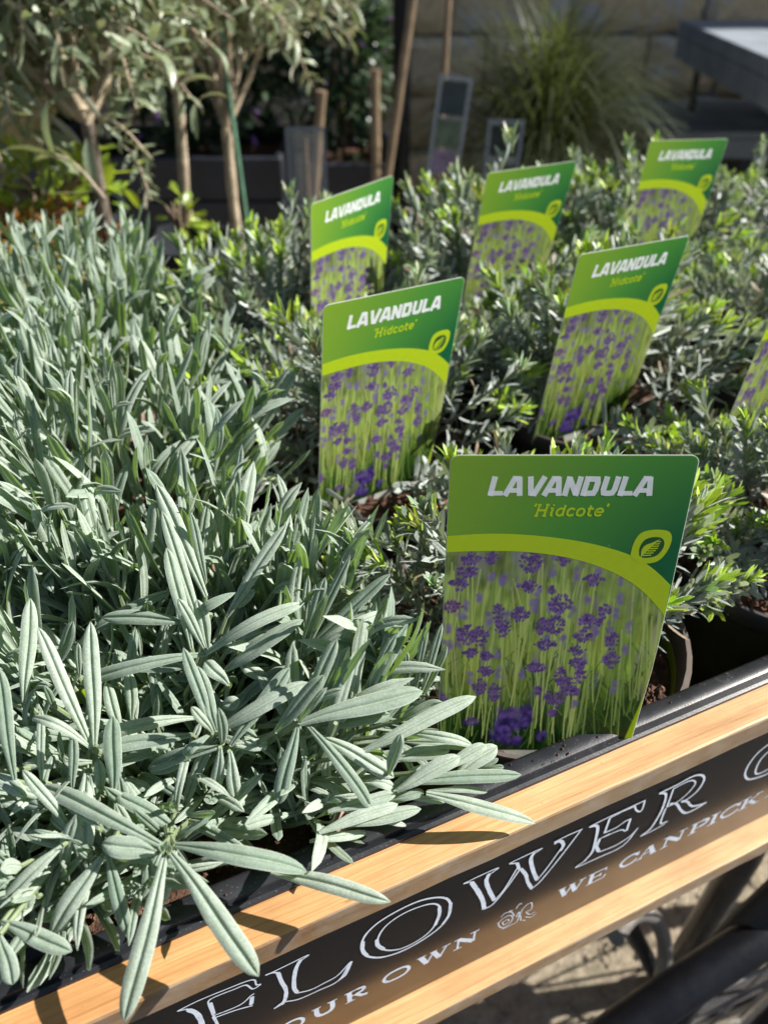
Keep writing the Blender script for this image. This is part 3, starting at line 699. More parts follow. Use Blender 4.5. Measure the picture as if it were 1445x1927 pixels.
def herb_shoot(r, length=0.10, lush=1.0, lime=0.8):
    V = []; F = []; S = []; C = []
    o = 0
    def put(b, m, c):
        nonlocal o
        mm = np.array(m, dtype=np.float32)
        v = b[0] @ mm[:3,:3].T + mm[:3,3]
        V.append(v); F.append(b[1]+o); o += len(v)
        s = b[2].copy(); s[:,2] += r.random(); S.append(s)
        C.append(np.tile(np.array([*c, 1.0], np.float32), (len(v), 1)))
    # bent stem
    bx, by = r.uniform(-.25, .25), r.uniform(-.25, .25)
    def P(t): return Vector((bx*length*t*t, by*length*t*t, length*t))
    sv = []; seg = 5; ns = 8
    for i in range(ns+1):
        t = i/ns; p = P(t); rad = 0.0015*(1-0.55*t)
        for k in range(seg):
            a = 2*math.pi*k/seg
            sv.append((p.x+rad*math.cos(a), p.y+rad*math.sin(a), p.z))
    sf = [(i*seg+k, i*seg+(k+1)%seg, (i+1)*seg+(k+1)%seg, (i+1)*seg+k) for i in range(ns) for k in range(seg)]
    st = [(0.5, 0.5, 0)]*len(sv)
    V.append(np.array(sv, np.float32)); F.append(np.array(sf, np.int32)); S.append(np.array(st, np.float32)); o += len(sv)
    C.append(np.array([[*( (0.16,0.12,0.08) if i < 5 else (0.26,0.32,0.12)),1] for i in range(ns+1) for k in range(seg)], np.float32))
    nodes = int(11*lush)
    for i in range(nodes):
        t = 0.34 + 0.60*i/(nodes-1)
        p = P(t)
        base_az = i*math.pi/2 + r.uniform(-.3, .3)
        for h in (0, math.pi):
            for q in range(1 if t < 0.5 else 2):
                az = base_az + h + (0 if q == 0 else r.choice((-.7, .7)))
                el = (0.25 + 1.02*t*t + r.uniform(-.16, .16)) if q == 0 else 0.6+0.65*t
                Lf = r.uniform(.014, .021)*(1.15-0.25*t)*(1 if q == 0 else .7)
                Wf = r.uniform(.0026, .0036)*(1 if q == 0 else .8)
                g = r.random()
                if t > 0.90 and r.random() < lime*.22: c = (0.27+.1*g, 0.40+.1*g, 0.10)
                elif r.random() < 0.05: c = (0.30, 0.22, 0.16)
                else: c = (0.19+.30*g, 0.225+.31*g, 0.205+.31*g)
                d = Vector((math.cos(az)*math.cos(el), math.sin(az)*math.cos(el), math.sin(el)))
                put(herb_leaf(Lf, Wf, r.uniform(-.12, .10)), frame(p, d, Vector((0,0,1)) if el < 1.1 else -Vector((math.cos(az), math.sin(az), 0))), c)
    # fresh tip: upright narrow leaves
    tip = P(0.97)
    for i in range(int(8 + 6*lime)):
        az = i*2.399; el = 1.38 - 0.045*i + r.uniform(-.1, .1)
        if lime < 0.5: c = (0.27+.1*r.random(), 0.34+.1*r.random(), 0.24)
        else: c = (0.33+.12*r.random(), 0.48+.12*r.random(), 0.05)
        d = Vector((math.cos(az)*math.cos(el), math.sin(az)*math.cos(el), math.sin(el)))
        b = tip + Vector((0, 0, -0.0006*i))
        put(herb_leaf(r.uniform(.010, .019), r.uniform(.0021, .0029), r.uniform(-.02, .08)), frame(b, d, -Vector((math.cos(az), math.sin(az), 0))), c)
    return np.concatenate(V), np.concatenate(F), np.concatenate(S), np.concatenate(C)

HERB = [herb_shoot(rb, rb.uniform(.085, .115), rb.choice((.9, 1.0, 1.2)), rb.choice((0.2, .3, .7, .9))) for _ in range(16)]
HERB_ME = [np_mesh('lavender_shoot', v, f, st=s, col=c, mats=[M['herb']]) for v, f, s, c in HERB]

# ------------------------------------------------------------------ the cart
CA = math.atan2(.4067, .9135)
RIM = 1.10 - 0.31          # height of the tray rim
U0, U1 = -0.42, 0.79       # cart ends along its front
DEPTH = 0.60
cart = empty('flower_cart', (0, 0.161, 0), CA)
tag(cart, 'wooden flower cart with a black lettered sign board between two pine rails', 'cart')

def rail(name, z0, z1, y0, y1, topmat, facemat):
    mb = MB()
    b = 0.0011
    n = 60
    prof = [(y1, z0), (y0+b, z0), (y0, z0+b), (y0, z1-b), (y0+b*0.4, z1-b*0.3), (y0+b*1.2, z1), (y1, z1)]
    vs = []
    r = random.Random(int(z0*1000))
    for i in range(n+1):
        x = U0 + (U1-U0)*i/n
        for j, (y, z) in enumerate(prof):
            k = r.uniform(-.00022, .00022) if 0 < j < 6 else 0
            vs.append((x, y+k, z+k*0.6))
    m = len(prof)
    for i in range(n):
        for j in range(m-1):
            a = i*m+j
            mb.add([], [], 0)
            mb.f.append([a, a+m, a+m+1, a+1]); mb.mi.append(1 if j in (1, 2, 3) else 0)
        mb.f.append([i*m+m-1, (i+1)*m+m-1, (i+1)*m, i*m]); mb.mi.append(0)
    mb.v = vs
    mb.f.append(list(range(m))[::-1]); mb.mi.append(0)
    mb.f.append([n*m+j for j in range(m)]); mb.mi.append(0)
    for f in mb.f: f.reverse()
    return mb.build(name, [topmat, facemat], cart, smooth=False)

rail('top_rail', RIM-0.0175, RIM-0.001, -0.0146, 0.004, M['wood'], M['wood_edge'])
BOT = 1.10 - 0.482
rail('bottom_rail', BOT-0.0165, BOT, -0.0150, 0.004, M['wood'], M['wood_edge'])
# board, slightly behind the rails
mb = MB(); mb.box((U0, 0.0, BOT+0.0002), (U1, 0.0038, RIM-0.0177)); board = mb.build('sign_board', M['board'], cart)
# box sides, back and floor
mb = MB(); mb.box((U0, 0.0042, RIM-0.172), (U0+0.012, DEPTH, RIM-0.0035), 0, .001); mb.build('side_panel', M['wood'], cart)
mb = MB(); mb.box((U1-0.012, 0.0042, RIM-0.172), (U1, DEPTH, RIM-0.0035), 0, .001); mb.build('side_panel', M['wood'], cart)
mb = MB(); mb.box((U0+0.0125, DEPTH-0.012, RIM-0.172), (U1-0.0125, DEPTH, RIM-0.0035), 0, .001); mb.build('back_panel', M['wood'], cart)
mb = MB(); mb.box((U0+0.0125, 0.0045, RIM-0.185), (U1-0.0125, DEPTH-0.0125, RIM-0.1725), 0, .001); mb.build('floor_panel', M['wood'], cart)

# lettering on the board: painted strokes, each a hair above the last
def paint(name, strokes, seed):
    mb = MB(); r = random.Random(seed)
    for k, (w, pts) in enumerate(strokes):
        lift = -0.00012 - 0.000012*k
        P3 = [(p[0]/1000, 0.60 + p[1]/1000, 0) for p in pts]
        C3 = smoothcurve(P3, 4) if len(P3) > 2 else [Vector(p) for p in P3]
        ribbon(mb, [(c.x, c.y) for c in C3], w/1000, lift, lambda x, y, z: (x, z, y), wob=0.09, r=r)
    return mb.build(name, M['chalk'], board, smooth=False)
paint('title_lettering', SIGN[:NBIG-2], 3)
paint('title_lettering', SIGN[NBIG-2:NBIG], 13)
paint('flower_ornament', SIGN[NBIG:], 4)

# small slab-serif capitals: strokes in a 1 x 1 box, (weight, points)
SL = {
 'O': [(1.0, [(.5,.03),(.2,.1),(.04,.35),(.04,.65),(.2,.9),(.5,.97),(.8,.9),(.96,.65),(.96,.35),(.8,.1),(.5,.03)])],
 'U': [(.5, [(.0,1),(.36,1)]), (1.3, [(.18,1),(.18,.35),(.3,.08),(.5,.03),(.68,.08),(.8,.35),(.8,1)]), (.5, [(.62,1),(1,1)])],
 'R': [(.5, [(0,0),(.42,0)]), (1.4, [(.2,0),(.2,1)]), (.6, [(0,1),(.6,1)]), (1.1, [(.55,1),(.8,.93),(.85,.75),(.75,.58),(.5,.52)]), (.6, [(.2,.52),(.5,.52)]), (1.2, [(.5,.5),(.75,.1),(1.0,.02)])],
 'W': [(.5, [(-.02,1),(.26,1)]), (1.5, [(.1,1),(.3,.05)]), (.6, [(.3,.05),(.5,.95)]), (1.5, [(.48,1),(.7,.05)]), (.6, [(.7,.05),(.9,1)]), (.5, [(.38,1),(.6,1)]), (.5, [(.76,1),(1.02,1)])],
 'N': [(.5, [(0,0),(.34,0)]), (.7, [(.17,0),(.17,1)]), (.5, [(0,1),(.25,1)]), (1.6, [(.17,.97),(.83,.06)]), (.7, [(.84,.02),(.84,1)]), (.5, [(.66,1),(1.02,1)])],
 'E': [(1.4, [(.2,0),(.2,1)]), (.55, [(0,1),(.9,1)]), (.6, [(.88,1.02),(.9,.76)]), (.55, [(.2,.52),(.66,.52)]), (.6, [(.66,.66),(.66,.38)]), (.55, [(0,0),(.92,0)]), (.6, [(.9,0),(.95,.28)])],
 'C': [(1.0, [(.9,.7),(.8,.9),(.52,.98),(.22,.88),(.05,.6),(.05,.38),(.22,.1),(.5,.02),(.8,.1),(.95,.3)]), (.6, [(.92,1),(.92,.66)])],
 'A': [(.6, [(.1,.03),(.46,1)]), (1.6, [(.5,1),(.82,.03)]), (.5, [(-.04,0),(.26,0)]), (.5, [(.64,0),(1.02,0)]), (.5, [(.25,.36),(.7,.36)])],
 'P': [(.5, [(0,0),(.46,0)]), (1.4, [(.22,0),(.22,1)]), (.6, [(0,1),(.6,1)]), (1.2, [(.58,1),(.88,.9),(.92,.7),(.8,.5),(.55,.44)]), (.5, [(.22,.44),(.55,.44)])],
 'I': [(.5, [(.1,0),(.9,0)]), (1.5, [(.5,0),(.5,1)]), (.5, [(.1,1),(.9,1)])],
 'K': [(.5, [(0,0),(.42,0)]), (1.4, [(.2,0),(.2,1)]), (.5, [(0,1),(.42,1)]), (.6, [(.2,.35),(.82,1)]), (.5, [(.66,1),(1,1)]), (1.4, [(.42,.58),(.82,.04)]), (.5, [(.66,0),(1.04,0)])],
 'Y': [(1.4, [(.15,1),(.5,.45)]), (.6, [(.85,1),(.5,.45)]), (1.4, [(.5,.48),(.5,0)]), (.5, [(.3,0),(.7,0)]), (.5, [(0,1),(.3,1)]), (.5, [(.7,1),(1,1)])],
}
def small_caps(name, glyphs, seed):
    mb = MB(); r = random.Random(seed); k = 0
    for ch, x0, x1 in glyphs:
        for w, pts in SL[ch]:
            q = [(x0 + (x1-x0)*(.06+.88*p[0]), .0006 + .0118*p[1], 0) for p in pts]
            c = smoothcurve(q, 4) if len(q) > 3 else [Vector(p) for p in q]
            k += 1
            lift = -0.00012 - 0.000006*k
            ribbon(mb, [(v.x, v.y) for v in c], .00205*w, lift, lambda x, y, z: (x, z, 1.10-.4515+y), wob=.06, r=r, ends=False)
    return mb.build(name, M['chalk'], board, smooth=False)
small_caps('small_lettering', [('Y',-.0745,-.0590),('O',-.0576,-.0437),('U',-.0408,-.0253),('R',-.0229,-.0087)], 5)
small_caps('small_lettering', [('O',-.0014,.0158),('W',.0180,.0399),('N',.0403,.0573)], 6)
small_caps('small_lettering', [('W',.1069,.1274),('E',.1274,.1432)], 7)
small_caps('small_lettering', [('C',.1509,.166),('A',.1644,.1806),('N',.181,.2009)], 8)
small_caps('small_lettering', [('P',.2025,.2188),('I',.2171,.2276),('C',.2268,.2444),('K',.2427,.2615)], 9)
small_caps('small_lettering', [('I',.2646,.2758)], 10)

# undercarriage, in world coordinates converted to cart space
CI = Matrix.Translation((0, 0.161, 0)) @ Matrix.Rotation(CA, 4, 'Z')
CI = CI.inverted()
def W2C(p): return CI @ Vector(p)
mb = MB()
mb.tube([W2C(p) for p in smoothcurve([(.02,.135,.345),(.10,.172,.380),(.19,.217,.410),(.25,.245,.430),(.31,.272,.446),(.40,.312,.462),(.55,.38,.475)], 8)], .0165, 20)
mb.build('frame_bar', M['black_metal'], cart)
mb = MB()
mb.tube([W2C(p) for p in [(.334,.365,.56),(.337,.360,.40),(.350,.376,.20),(.358,.386,.03)]], .0145, 16)
leg = mb.build('leg', M['brown_metal'], cart)
mb = MB(); mb.tube([W2C(p) for p in [(.358,.386,.035),(.359,.387,.004)]], .019, 16); mb.build('foot', M['rubber'], leg)
mb = MB()
mb.tube([W2C(p) for p in smoothcurve([(.211,.303,.359),(.224,.319,.347),(.240,.332,.339),(.259,.335,.328),(.276,.334,.295),(.288,.330,.249),(.294,.324,.195),(.311,.325,.10),(.32,.33,.02)], 7)], .0078, 14)
mb.build('bent_brace', M['dull_steel'], cart)
mb = MB()
mb.tube([W2C(p) for p in smoothcurve([(.19,.33,.600),(.205,.331,.42),(.242,.338,.307),(.272,.343,.234),(.309,.346,.142)], 7)], .0085, 12)
mb.build('inner_brace', M['black_metal'], cart)
mb = MB(); mb.tube([W2C(p) for p in [(.402,.317,.03),(.399,.306,.204),(.403,.310,.455)]], .0035, 10); mb.build('stay', M['chrome'], cart)
mb = MB(); mb.tube([W2C(p) for p in [(.420,.315,.03),(.416,.303,.20),(.420,.312,.46)]], .011, 12); mb.build('stay', M['black_metal'], cart)
mb = MB(); mb.tube([W2C(p) for p in [(-.62+.1,.05,.58),(-.52,.05,.02)]], .0145, 12); mb.build('leg', M['brown_metal'], cart)
mb = MB(); mb.tube([W2C(p) for p in [(.02,.74,.60),(.02,.74,.01)]], .0145, 12); mb.build('leg', M['brown_metal'], cart)
# spoked wheel, standing in the plane of the cart front
wc = Vector((.545, .388, .315))
wu = Vector((.9135, .4067, 0)); wn_ = Vector((-.4067, .9135, 0)); wz = Vector((0, 0, 1))
wheel = empty('wheel'); wheel.parent = cart
def ringpts(rad, off=0.0, n=64):
    return [wc + (wu*math.cos(2*math.pi*k/n) + wz*math.sin(2*math.pi*k/n))*rad + wn_*off for k in range(n+1)]
mb = MB(); mb.tube([W2C(p) for p in ringpts(.300)], .0145, 12, cap=False); mb.build('tyre', M['rubber'], wheel)
mb = MB(); mb.tube([W2C(p) for p in ringpts(.283)], .0045, 10, cap=False); mb.build('rim', M['chrome'], wheel)
mb = MB(); mb.tube([W2C(wc-wn_*.03), W2C(wc+wn_*.03)], .022, 16); mb.build('hub', M['chrome'], wheel)
for k in range(20):
    a = 2*math.pi*(k+.3)/20; b_ = a + (.42 if k % 2 else -.42)
    s0 = wc + (wu*math.cos(b_) + wz*math.sin(b_))*.02 + wn_*(.022 if k % 4 < 2 else -.022)
    s1 = wc + (wu*math.cos(a) + wz*math.sin(a))*.279
    mb = MB(); mb.tube([W2C(s0), W2C(s1)], .0020, 6); mb.build('spoke', M['dull_steel'], wheel)

# ------------------------------------------------------------------ black plastic tray lying in the box
tray = MB()
ix0, ix1 = U0+.013, U1-.013
def rr(off, z):      # rounded rectangle loop
    pts = []
    r = .012
    x0, x1, y0, y1 = ix0+off, ix1-off, .0008+off, DEPTH-.013-off
    for cx, cy, a0 in ((x1-r, y0+r, -90), (x1-r, y1-r, 0), (x0+r, y1-r, 90), (x0+r, y0+r, 180)):
        for k in range(6):
            a = math.radians(a0 + 90*k/5)
            pts.append((cx+r*math.cos(a), cy+r*math.sin(a), z))
    return pts
prof = [(0.0, RIM-.0008), (.0003, RIM+.0006), (.0016, RIM+.0014), (.0028, RIM+.0008), (.0034, RIM+.0006), (.0042, RIM+.0028), (.0056, RIM+.0036), (.0115, RIM+.0034), (.0132, RIM+.0020), (.0140, RIM-.0015), (.0150, RIM-.012), (.020, RIM-.150)]
loops = [rr(o, z) for o, z in prof]
vs = [p for l in loops for p in l]; nl = 24
fs = [(i*nl+k, i*nl+(k+1) % nl, (i+1)*nl+(k+1) % nl, (i+1)*nl+k) for i in range(len(prof)-1) for k in range(nl)]
fs.append([(len(prof)-1)*nl+k for k in range(nl)])
tray.add(vs, fs)
tr = tray.build('plastic_tray', M['tray'])
tr.location = (0, .161, 0); tr.rotation_euler = (0, 0, CA)
tag(tr, 'black plastic tray with a raised rim lying inside the wooden cart', 'tray')

# ------------------------------------------------------------------ pots
def pot_mesh(r, h, mat, name='pot'):
    mb = MB()
    mb.lathe([(r*.70, -h), (r*.74, -h+.001), (r*.93, -.018), (r*.935, -.014), (r*.985, -.012), (r, -.010), (r*1.0, -.001), (r*.99, .0008), (r*.965, .0008), (r*.955, -.001), (r*.93, -.02), (r*.72, -h+.004), (0.001, -h+.004)], 48)
    return mb.mesh(name, [mat])
POT_R = .088; POT_H = .135
POT_ME = {k: pot_mesh(POT_R, POT_H, M[k]) for k in ('pot_dark', 'pot_taupe', 'pot_lime')}
me_ = POT_ME['pot_lime']; me_.materials.append(M['pot_inner'])
for p_ in me_.polygons:
    if p_.index >= 4*48: p_.material_index = 1
def soil_mesh(seed, R=.081):
    r = random.Random(seed); n = 26; mb = MB(); vs = []
    for i in range(11):
        for k in range(n):
            a = 2*math.pi*k/n; q = R*i/10
            vs.append((q*math.cos(a), q*math.sin(a), -.018 + .004*math.cos(q/R*1.6) + r.uniform(-.0022, .0022) if i < 10 else -.02))
    fs = [(i*n+k, i*n+(k+1) % n, (i+1)*n+(k+1) % n, (i+1)*n+k) for i in range(10) for k in range(n)]
    mb.add(vs, [f[::-1] for f in fs])
    for _ in range(150):          # crumbs
        a = r.uniform(0, 6.28); q = R*math.sqrt(r.random())*.95; s = r.uniform(.0012, .0042)
        c = Vector((q*math.cos(a), q*math.sin(a), -.014+s*.3))
        oc = [c + Vector(d)*s*r.uniform(.6, 1.1) for d in ((1,0,0),(0,1,0),(-1,0,0),(0,-1,0),(0,0,1),(0,0,-1))]
        mb.add(oc, [(0,1,4),(1,2,4),(2,3,4),(3,0,4),(1,0,5),(2,1,5),(3,2,5),(0,3,5)])
    return mb.mesh('soil', [M['soil']], smooth=False)
SOIL_ME = [soil_mesh(s) for s in range(3)]

def new_pot(loc, label, group, mat='pot_dark', name='potted_lavender', rz=0, cat='potted plant', z=RIM-.004):
    t = empty(name, (loc[0], loc[1], z), rz)
    tag(t, label, cat, group)
    link('pot', POT_ME[mat], t)
    s = link('soil', SOIL_ME[rnd.randrange(3)], t); s.rotation_euler = (0, 0, rnd.uniform(0, 6))
    s['kind'] = 'stuff'
    return t

# the labels were pushed in at the front of each pot, so shoots standing before a card are left out
LCUT = [0.0, .022, .070, .020, .072, .090, .07]
def hides_label(p):
    o = Vector((0, 0, 1.10))
    for (x, y, z, ex, ey, ez, ux, uy, uz), cut in zip(LABELS, LCUT):
        X_ = Vector((ex, ey, ez)); Z_ = Vector((ux, uy, uz)); Y_ = Z_.cross(X_)
        c = Vector((x, y, z)) - Z_*.1447
        d = p - o; den = d.dot(Y_)
        if abs(den) < 1e-6: continue
        t = (c-o).dot(Y_)/den
        if t < 1.0-.004/d.length: continue                # behind the card
        q = o + d*t - c
        u, v = q.dot(X_), q.dot(Z_)
        if -.006 < u < .106 and cut-.008 < v < .150: return True
    return False

def room_for(loc, m, k):
    for v in HERB[k][0][45::53]:
        p = loc + m @ Vector(v.tolist())
        if (CI @ p).y < .014 or hides_label(p): return False
    return True

# narrow-leaved lavenders
HG = 'narrow leaved lavenders in dark pots'
def herb_plant(loc, label, n=80, height=1.0, mat='pot_dark', seed=0, spread=1.0, bare=None):
    r = random.Random(seed)
    t = new_pot(loc, label, HG, mat)
    for i in range(n):
        q = math.sqrt((i+.5)/n); az = i*2.39996 + r.uniform(-.3, .3)
        if bare and abs((az-bare[0]+math.pi) % (2*math.pi)-math.pi) < bare[1] and q > .35: continue
        tilt = q*1.12*spread + r.uniform(-.12, .12)
        d = Vector((math.cos(az)*math.sin(tilt), math.sin(az)*math.sin(tilt), math.cos(tilt)))
        b = Vector((math.cos(az)*q*.030, math.sin(az)*q*.030, -.016))
        up = Vector((-math.sin(az), math.cos(az), 0))
        s = height*r.uniform(.86, 1.06)*(1.08-.16*q)
        m = frame(b, d, up, s)
        # shoot meshes grow along +Z: turn X-forward frame into Z-forward, with a random spin
        m = m @ Matrix.Rotation(math.pi/2, 4, 'Y') @ Matrix.Rotation(r.uniform(0, 6.28), 4, 'Z')
        k = r.randrange(len(HERB))
        if not room_for(t.location, m, k): continue
        o = link('shoot', HERB_ME[k], t)
        o.matrix_local = m
    # inner short shoots that fill the bush
    for i in range(int(n*.12)):
        az = r.uniform(0, 6.28); tilt = r.uniform(0, 1.25)*spread
        if bare and abs((az-bare[0]+math.pi) % (2*math.pi)-math.pi) < bare[1]: continue
        d = Vector((math.cos(az)*math.sin(tilt), math.sin(az)*math.sin(tilt), math.cos(tilt)))
        s = height*r.uniform(.45, .7); b = d*.012+Vector((math.cos(az)*.03, math.sin(az)*.03, -.018))
        m = frame(b, d, Vector((-math.sin(az), math.cos(az), 0)), s) @ Matrix.Rotation(math.pi/2, 4, 'Y') @ Matrix.Rotation(r.uniform(0, 6.28), 4, 'Z')
        k = r.randrange(len(HERB))
        if not room_for(t.location, m, k): continue
        o = link('shoot', HERB_ME[k], t)
        o.matrix_local = m
    return t

herb_plant((.078, .292), 'low lavender bush in the front row, right behind the largest green plant label', 82, 1.10, 'pot_lime', 1, 1.0)
herb_plant((-.004, .468), 'lavender bush behind the second nearest label, its lime tips showing beside the front card', 88, 1.14, 'pot_dark', 2, .95)
herb_plant((-.085, .642), 'lavender bush below the bright leftmost label, in front of the thin olive trunks', 90, 1.12, 'pot_dark', 3, 1.0)
herb_plant((.168, .548), 'lavender bush around the right of the two middle labels, over dark gaps', 90, 1.18, 'pot_dark', 4, .95)
herb_plant((.092, .722), 'silvery lavender bush with tall lime tips just right of the bright leftmost label', 92, 1.24, 'pot_dark', 5, 1.0)
herb_plant((.268, .800), 'silvery lavender bush in the back row, under the label nearest the grey table', 92, 1.18, 'pot_dark', 6, 1.0)
herb_plant((.255, .372), 'lime tipped lavender bush at the right edge, beside the largest label above the tray rim', 80, 1.0, 'pot_dark', 7, .92)
herb_plant((.346, .626), 'lavender bush in a pot with reddish bare soil at the right edge', 84, .92, 'pot_dark', 8, .92, bare=(-2.5, .7))
herb_plant((.425, .869), 'lavender bush at the far right corner of the tray', 80, 1.0, 'pot_dark', 9, 1.0)

# ------------------------------------------------------------------ broad-leaved felted lavenders (left column)
FG = 'broad leaved felted lavenders along the left of the cart'
CAMP = Vector((0, 0, 1.10))
def place_leaves(t, items, n_obj=300, extra=()):
    """items: list of (bank index, local matrix). The nearest and highest become leaf objects, the rest one joined part."""
    base = t.location
    def score(it):
        p = it[1].translation + Vector((it[1][0][0], it[1][1][0], it[1][2][0]))*.5 + base
        return (p-CAMP).length - 1.2*p.z
    items = sorted(items, key=score)
    for k, m in items[:n_obj]:
        o = link('leaf', FELT_ME[k], t); o.matrix_local = m
    rest = items[n_obj:]
    if rest:
        V, F, S, _ = join_np(FELT, rest, 3)
        o = link('inner_foliage', np_mesh('inner_foliage', V, F, st=S, mats=[M['felt']]), t)
        o['kind'] = 'stuff'

def felt_plant(t, n_shoots, seed, tilt_max, lean, height, llen, box=None, nodes=8, out_ang=(.35, .75), rad=.055, bases=None):
    r = random.Random(seed); items = []; stems = MB()
    for i in range(n_shoots):
        q = math.sqrt((i+.5)/n_shoots); az = i*2.39996 + r.uniform(-.35, .35)
        tilt = q*tilt_max + r.uniform(-.1, .1)
        d = (Vector((math.cos(az)*math.sin(tilt), math.sin(az)*math.sin(tilt), math.cos(tilt))) + Vector(lean)).normalized()
        b = Vector((math.cos(az)*q*rad, math.sin(az)*q*rad, -.018))
        if bases:
            bx_, by_, tx_, ty_ = bases[i]; b = Vector((bx_, by_, -.018)); d = Vector((tx_, ty_, 1)).normalized()
        h = height*r.uniform(.75, 1.12)*(1.0-.15*q)
        bend = Vector((0, 0, 1))*(.25*h)
        pts = [b + d*h*s + bend*s*s for s in (0, .33, .66, 1)]
        if box and box(pts[-1] + t.location): continue
        stems.tube(pts, [.0022, .0019, .0016, .001], 5)
        up_d = (pts[3]-pts[2]).normalized()
        a1 = up_d.orthogonal().normalized(); a2 = up_d.cross(a1)
        az0 = r.uniform(0, 6.28)
        for j in range(nodes):
            f = (j+.3)/nodes; s = .42 + .58*f
            p = b + d*h*s + bend*s*s
            for hh in (0, math.pi):
                aa = az0 + j*math.pi/2 + hh + r.uniform(-.25, .25)
                ang = (out_ang[1] + (out_ang[0]-out_ang[1])*f) + r.uniform(-.14, .14)
                side = a1*math.cos(aa) + a2*math.sin(aa)
                ld = up_d*math.cos(ang) + side*math.sin(ang)
                L = llen*(1.0 - .45*max(0, f-.55)/.45)*r.uniform(.82, 1.15)
                k = r.randrange(len(FELT))
                nrm = up_d*math.sin(ang) - side*math.cos(ang)     # upper face looks to the stem
                m = frame(p + side*.001, ld, nrm, L, r.uniform(.85, 1.1))
                items.append((k, m))
        for j in range(3):
            aa = r.uniform(0, 6.28); side = a1*math.cos(aa) + a2*math.sin(aa)
            items.append((r.randrange(len(FELT)), frame(pts[3], up_d + side*.15, -side, llen*r.uniform(.35, .5), .8)))
    o = stems.build('stems', M['greenstem'], t); o['kind'] = 'stuff'
    return items

l3 = new_pot((-.262, .562), 'tall upright felted lavender at the back left, in front of the olive trees', FG, 'pot_taupe')
place_leaves(l3, felt_plant(l3, 48, 21, .64, (-.04, .02, 0), .096, .062, nodes=6, out_ang=(.18, .50), rad=.068))
l2 = new_pot((-.182, .386), 'dense felted grey green lavender in the middle of the left side, with upright shoots', FG, 'pot_taupe')
place_leaves(l2, felt_plant(l2, 54, 22, .70, (-.03, .05, 0), .090, .062, nodes=6, out_ang=(.20, .58), rad=.070))
l1 = new_pot((-.100, .212), 'large felted lavender at the front left with long leaves hanging over the wooden rail', FG, 'pot_taupe')
def over_front(p):           # keep the filler shoots behind the rail and below the hand-placed leaves
    q = CI @ p
    return q.y < .008 or p.z > .858
fill = felt_plant(l1, 130, 23, 1.25, (0, .03, 0), .052, .046, box=over_front, nodes=6, out_ang=(.6, 1.1), rad=.075)
def clear_of_rim(it):
    for k in (.0, .25, .5, .75, 1.0):
        q = CI @ (it[1] @ Vector((k, 0, 0)) + l1.location)
        if q.y < .020 and q.z < RIM+.007: return False
    return True
fill = [it for it in fill if clear_of_rim(it)]
fill = [it for it in fill if (it[1] @ Vector((1, 0, 0)) + l1.location).z < RIM+.052]
rq = random.Random(77); bases = []
for i in range(27):                 # taller upright shoots along the back and right of this pot
    a = math.radians(-25 + 185*i/26 + rq.uniform(-6, 6)); q = rq.uniform(.045, .078)
    bases.append((math.cos(a)*q, math.sin(a)*q, math.cos(a)*.42+rq.uniform(-.15, .15), math.sin(a)*.30+rq.uniform(-.12, .12)))
back = felt_plant(l1, len(bases), 24, 0, (0, 0, 0), .076, .060, nodes=6, out_ang=(.20, .55), bases=bases)
back = [it for it in back if (it[1] @ Vector((1, 0, 0)) + l1.location).y > .20]
fill += back
place_leaves(l1, fill, 170)
rh = random.Random(5)
hs = MB()
for bx, by, bz, tx, ty, tz, wmm, arch, lime in HERO:
    B = Vector((bx, by, bz)); T = Vector((tx, ty, tz))
    d = T-B; L = d.length
    view = (CAMP - (B+T)/2).normalized()
    up = view*.75 + Vector((.15, -.05, .5))
    W = wmm/1000*.88
    v, f, s = leaf_grid(L, W, arch, rh.uniform(-.25, .25), nseg=18, cross=(-1,-.9,-.7,-.45,-.22,-.1,0,.1,.22,.45,.7,.9,1), thick=1.0, base_w=.30, peak=rh.uniform(.54, .74), wavy=.035, r=rh)
    me = np_mesh('leaf', v, f, st=s + np.array([0, 0, rh.random()], np.float32), mats=[M['felt']])
    o = link('leaf', me, l1)
    o.matrix_local = Matrix.Translation(-l1.location) @ frame(B, d, up)
    if bz > RIM+.03:
        hs.tube([B-l1.location, (B-l1.location)*.75 + Vector((0, 0, -.02))*.25 - d.normalized()*.006, Vector(((bx-l1.location.x)*.4, (by-l1.location.y)*.4, -.015))], [.0009, .0012, .0015], 6)
o = hs.build('stems', M['greenstem'], l1); o['kind'] = 'stuff'

# ------------------------------------------------------------------ plant labels
CW = .1005; CH = .1447
def s2l(c):
    c = np.asarray(c, float)/255
    return np.where(c < .04045, c/12.92, ((c+.055)/1.055)**2.4)

def right_edge(y): return 1.006 - .016*(y/.27) if y < .27 else (.990 - .019*(y-.27)/.315 if y < .585 else (.971 - .028*(y-.585)/.383 if y < .968 else .943 - .125*(y-.968)))
def left_edge(y): return .006 - .012*y

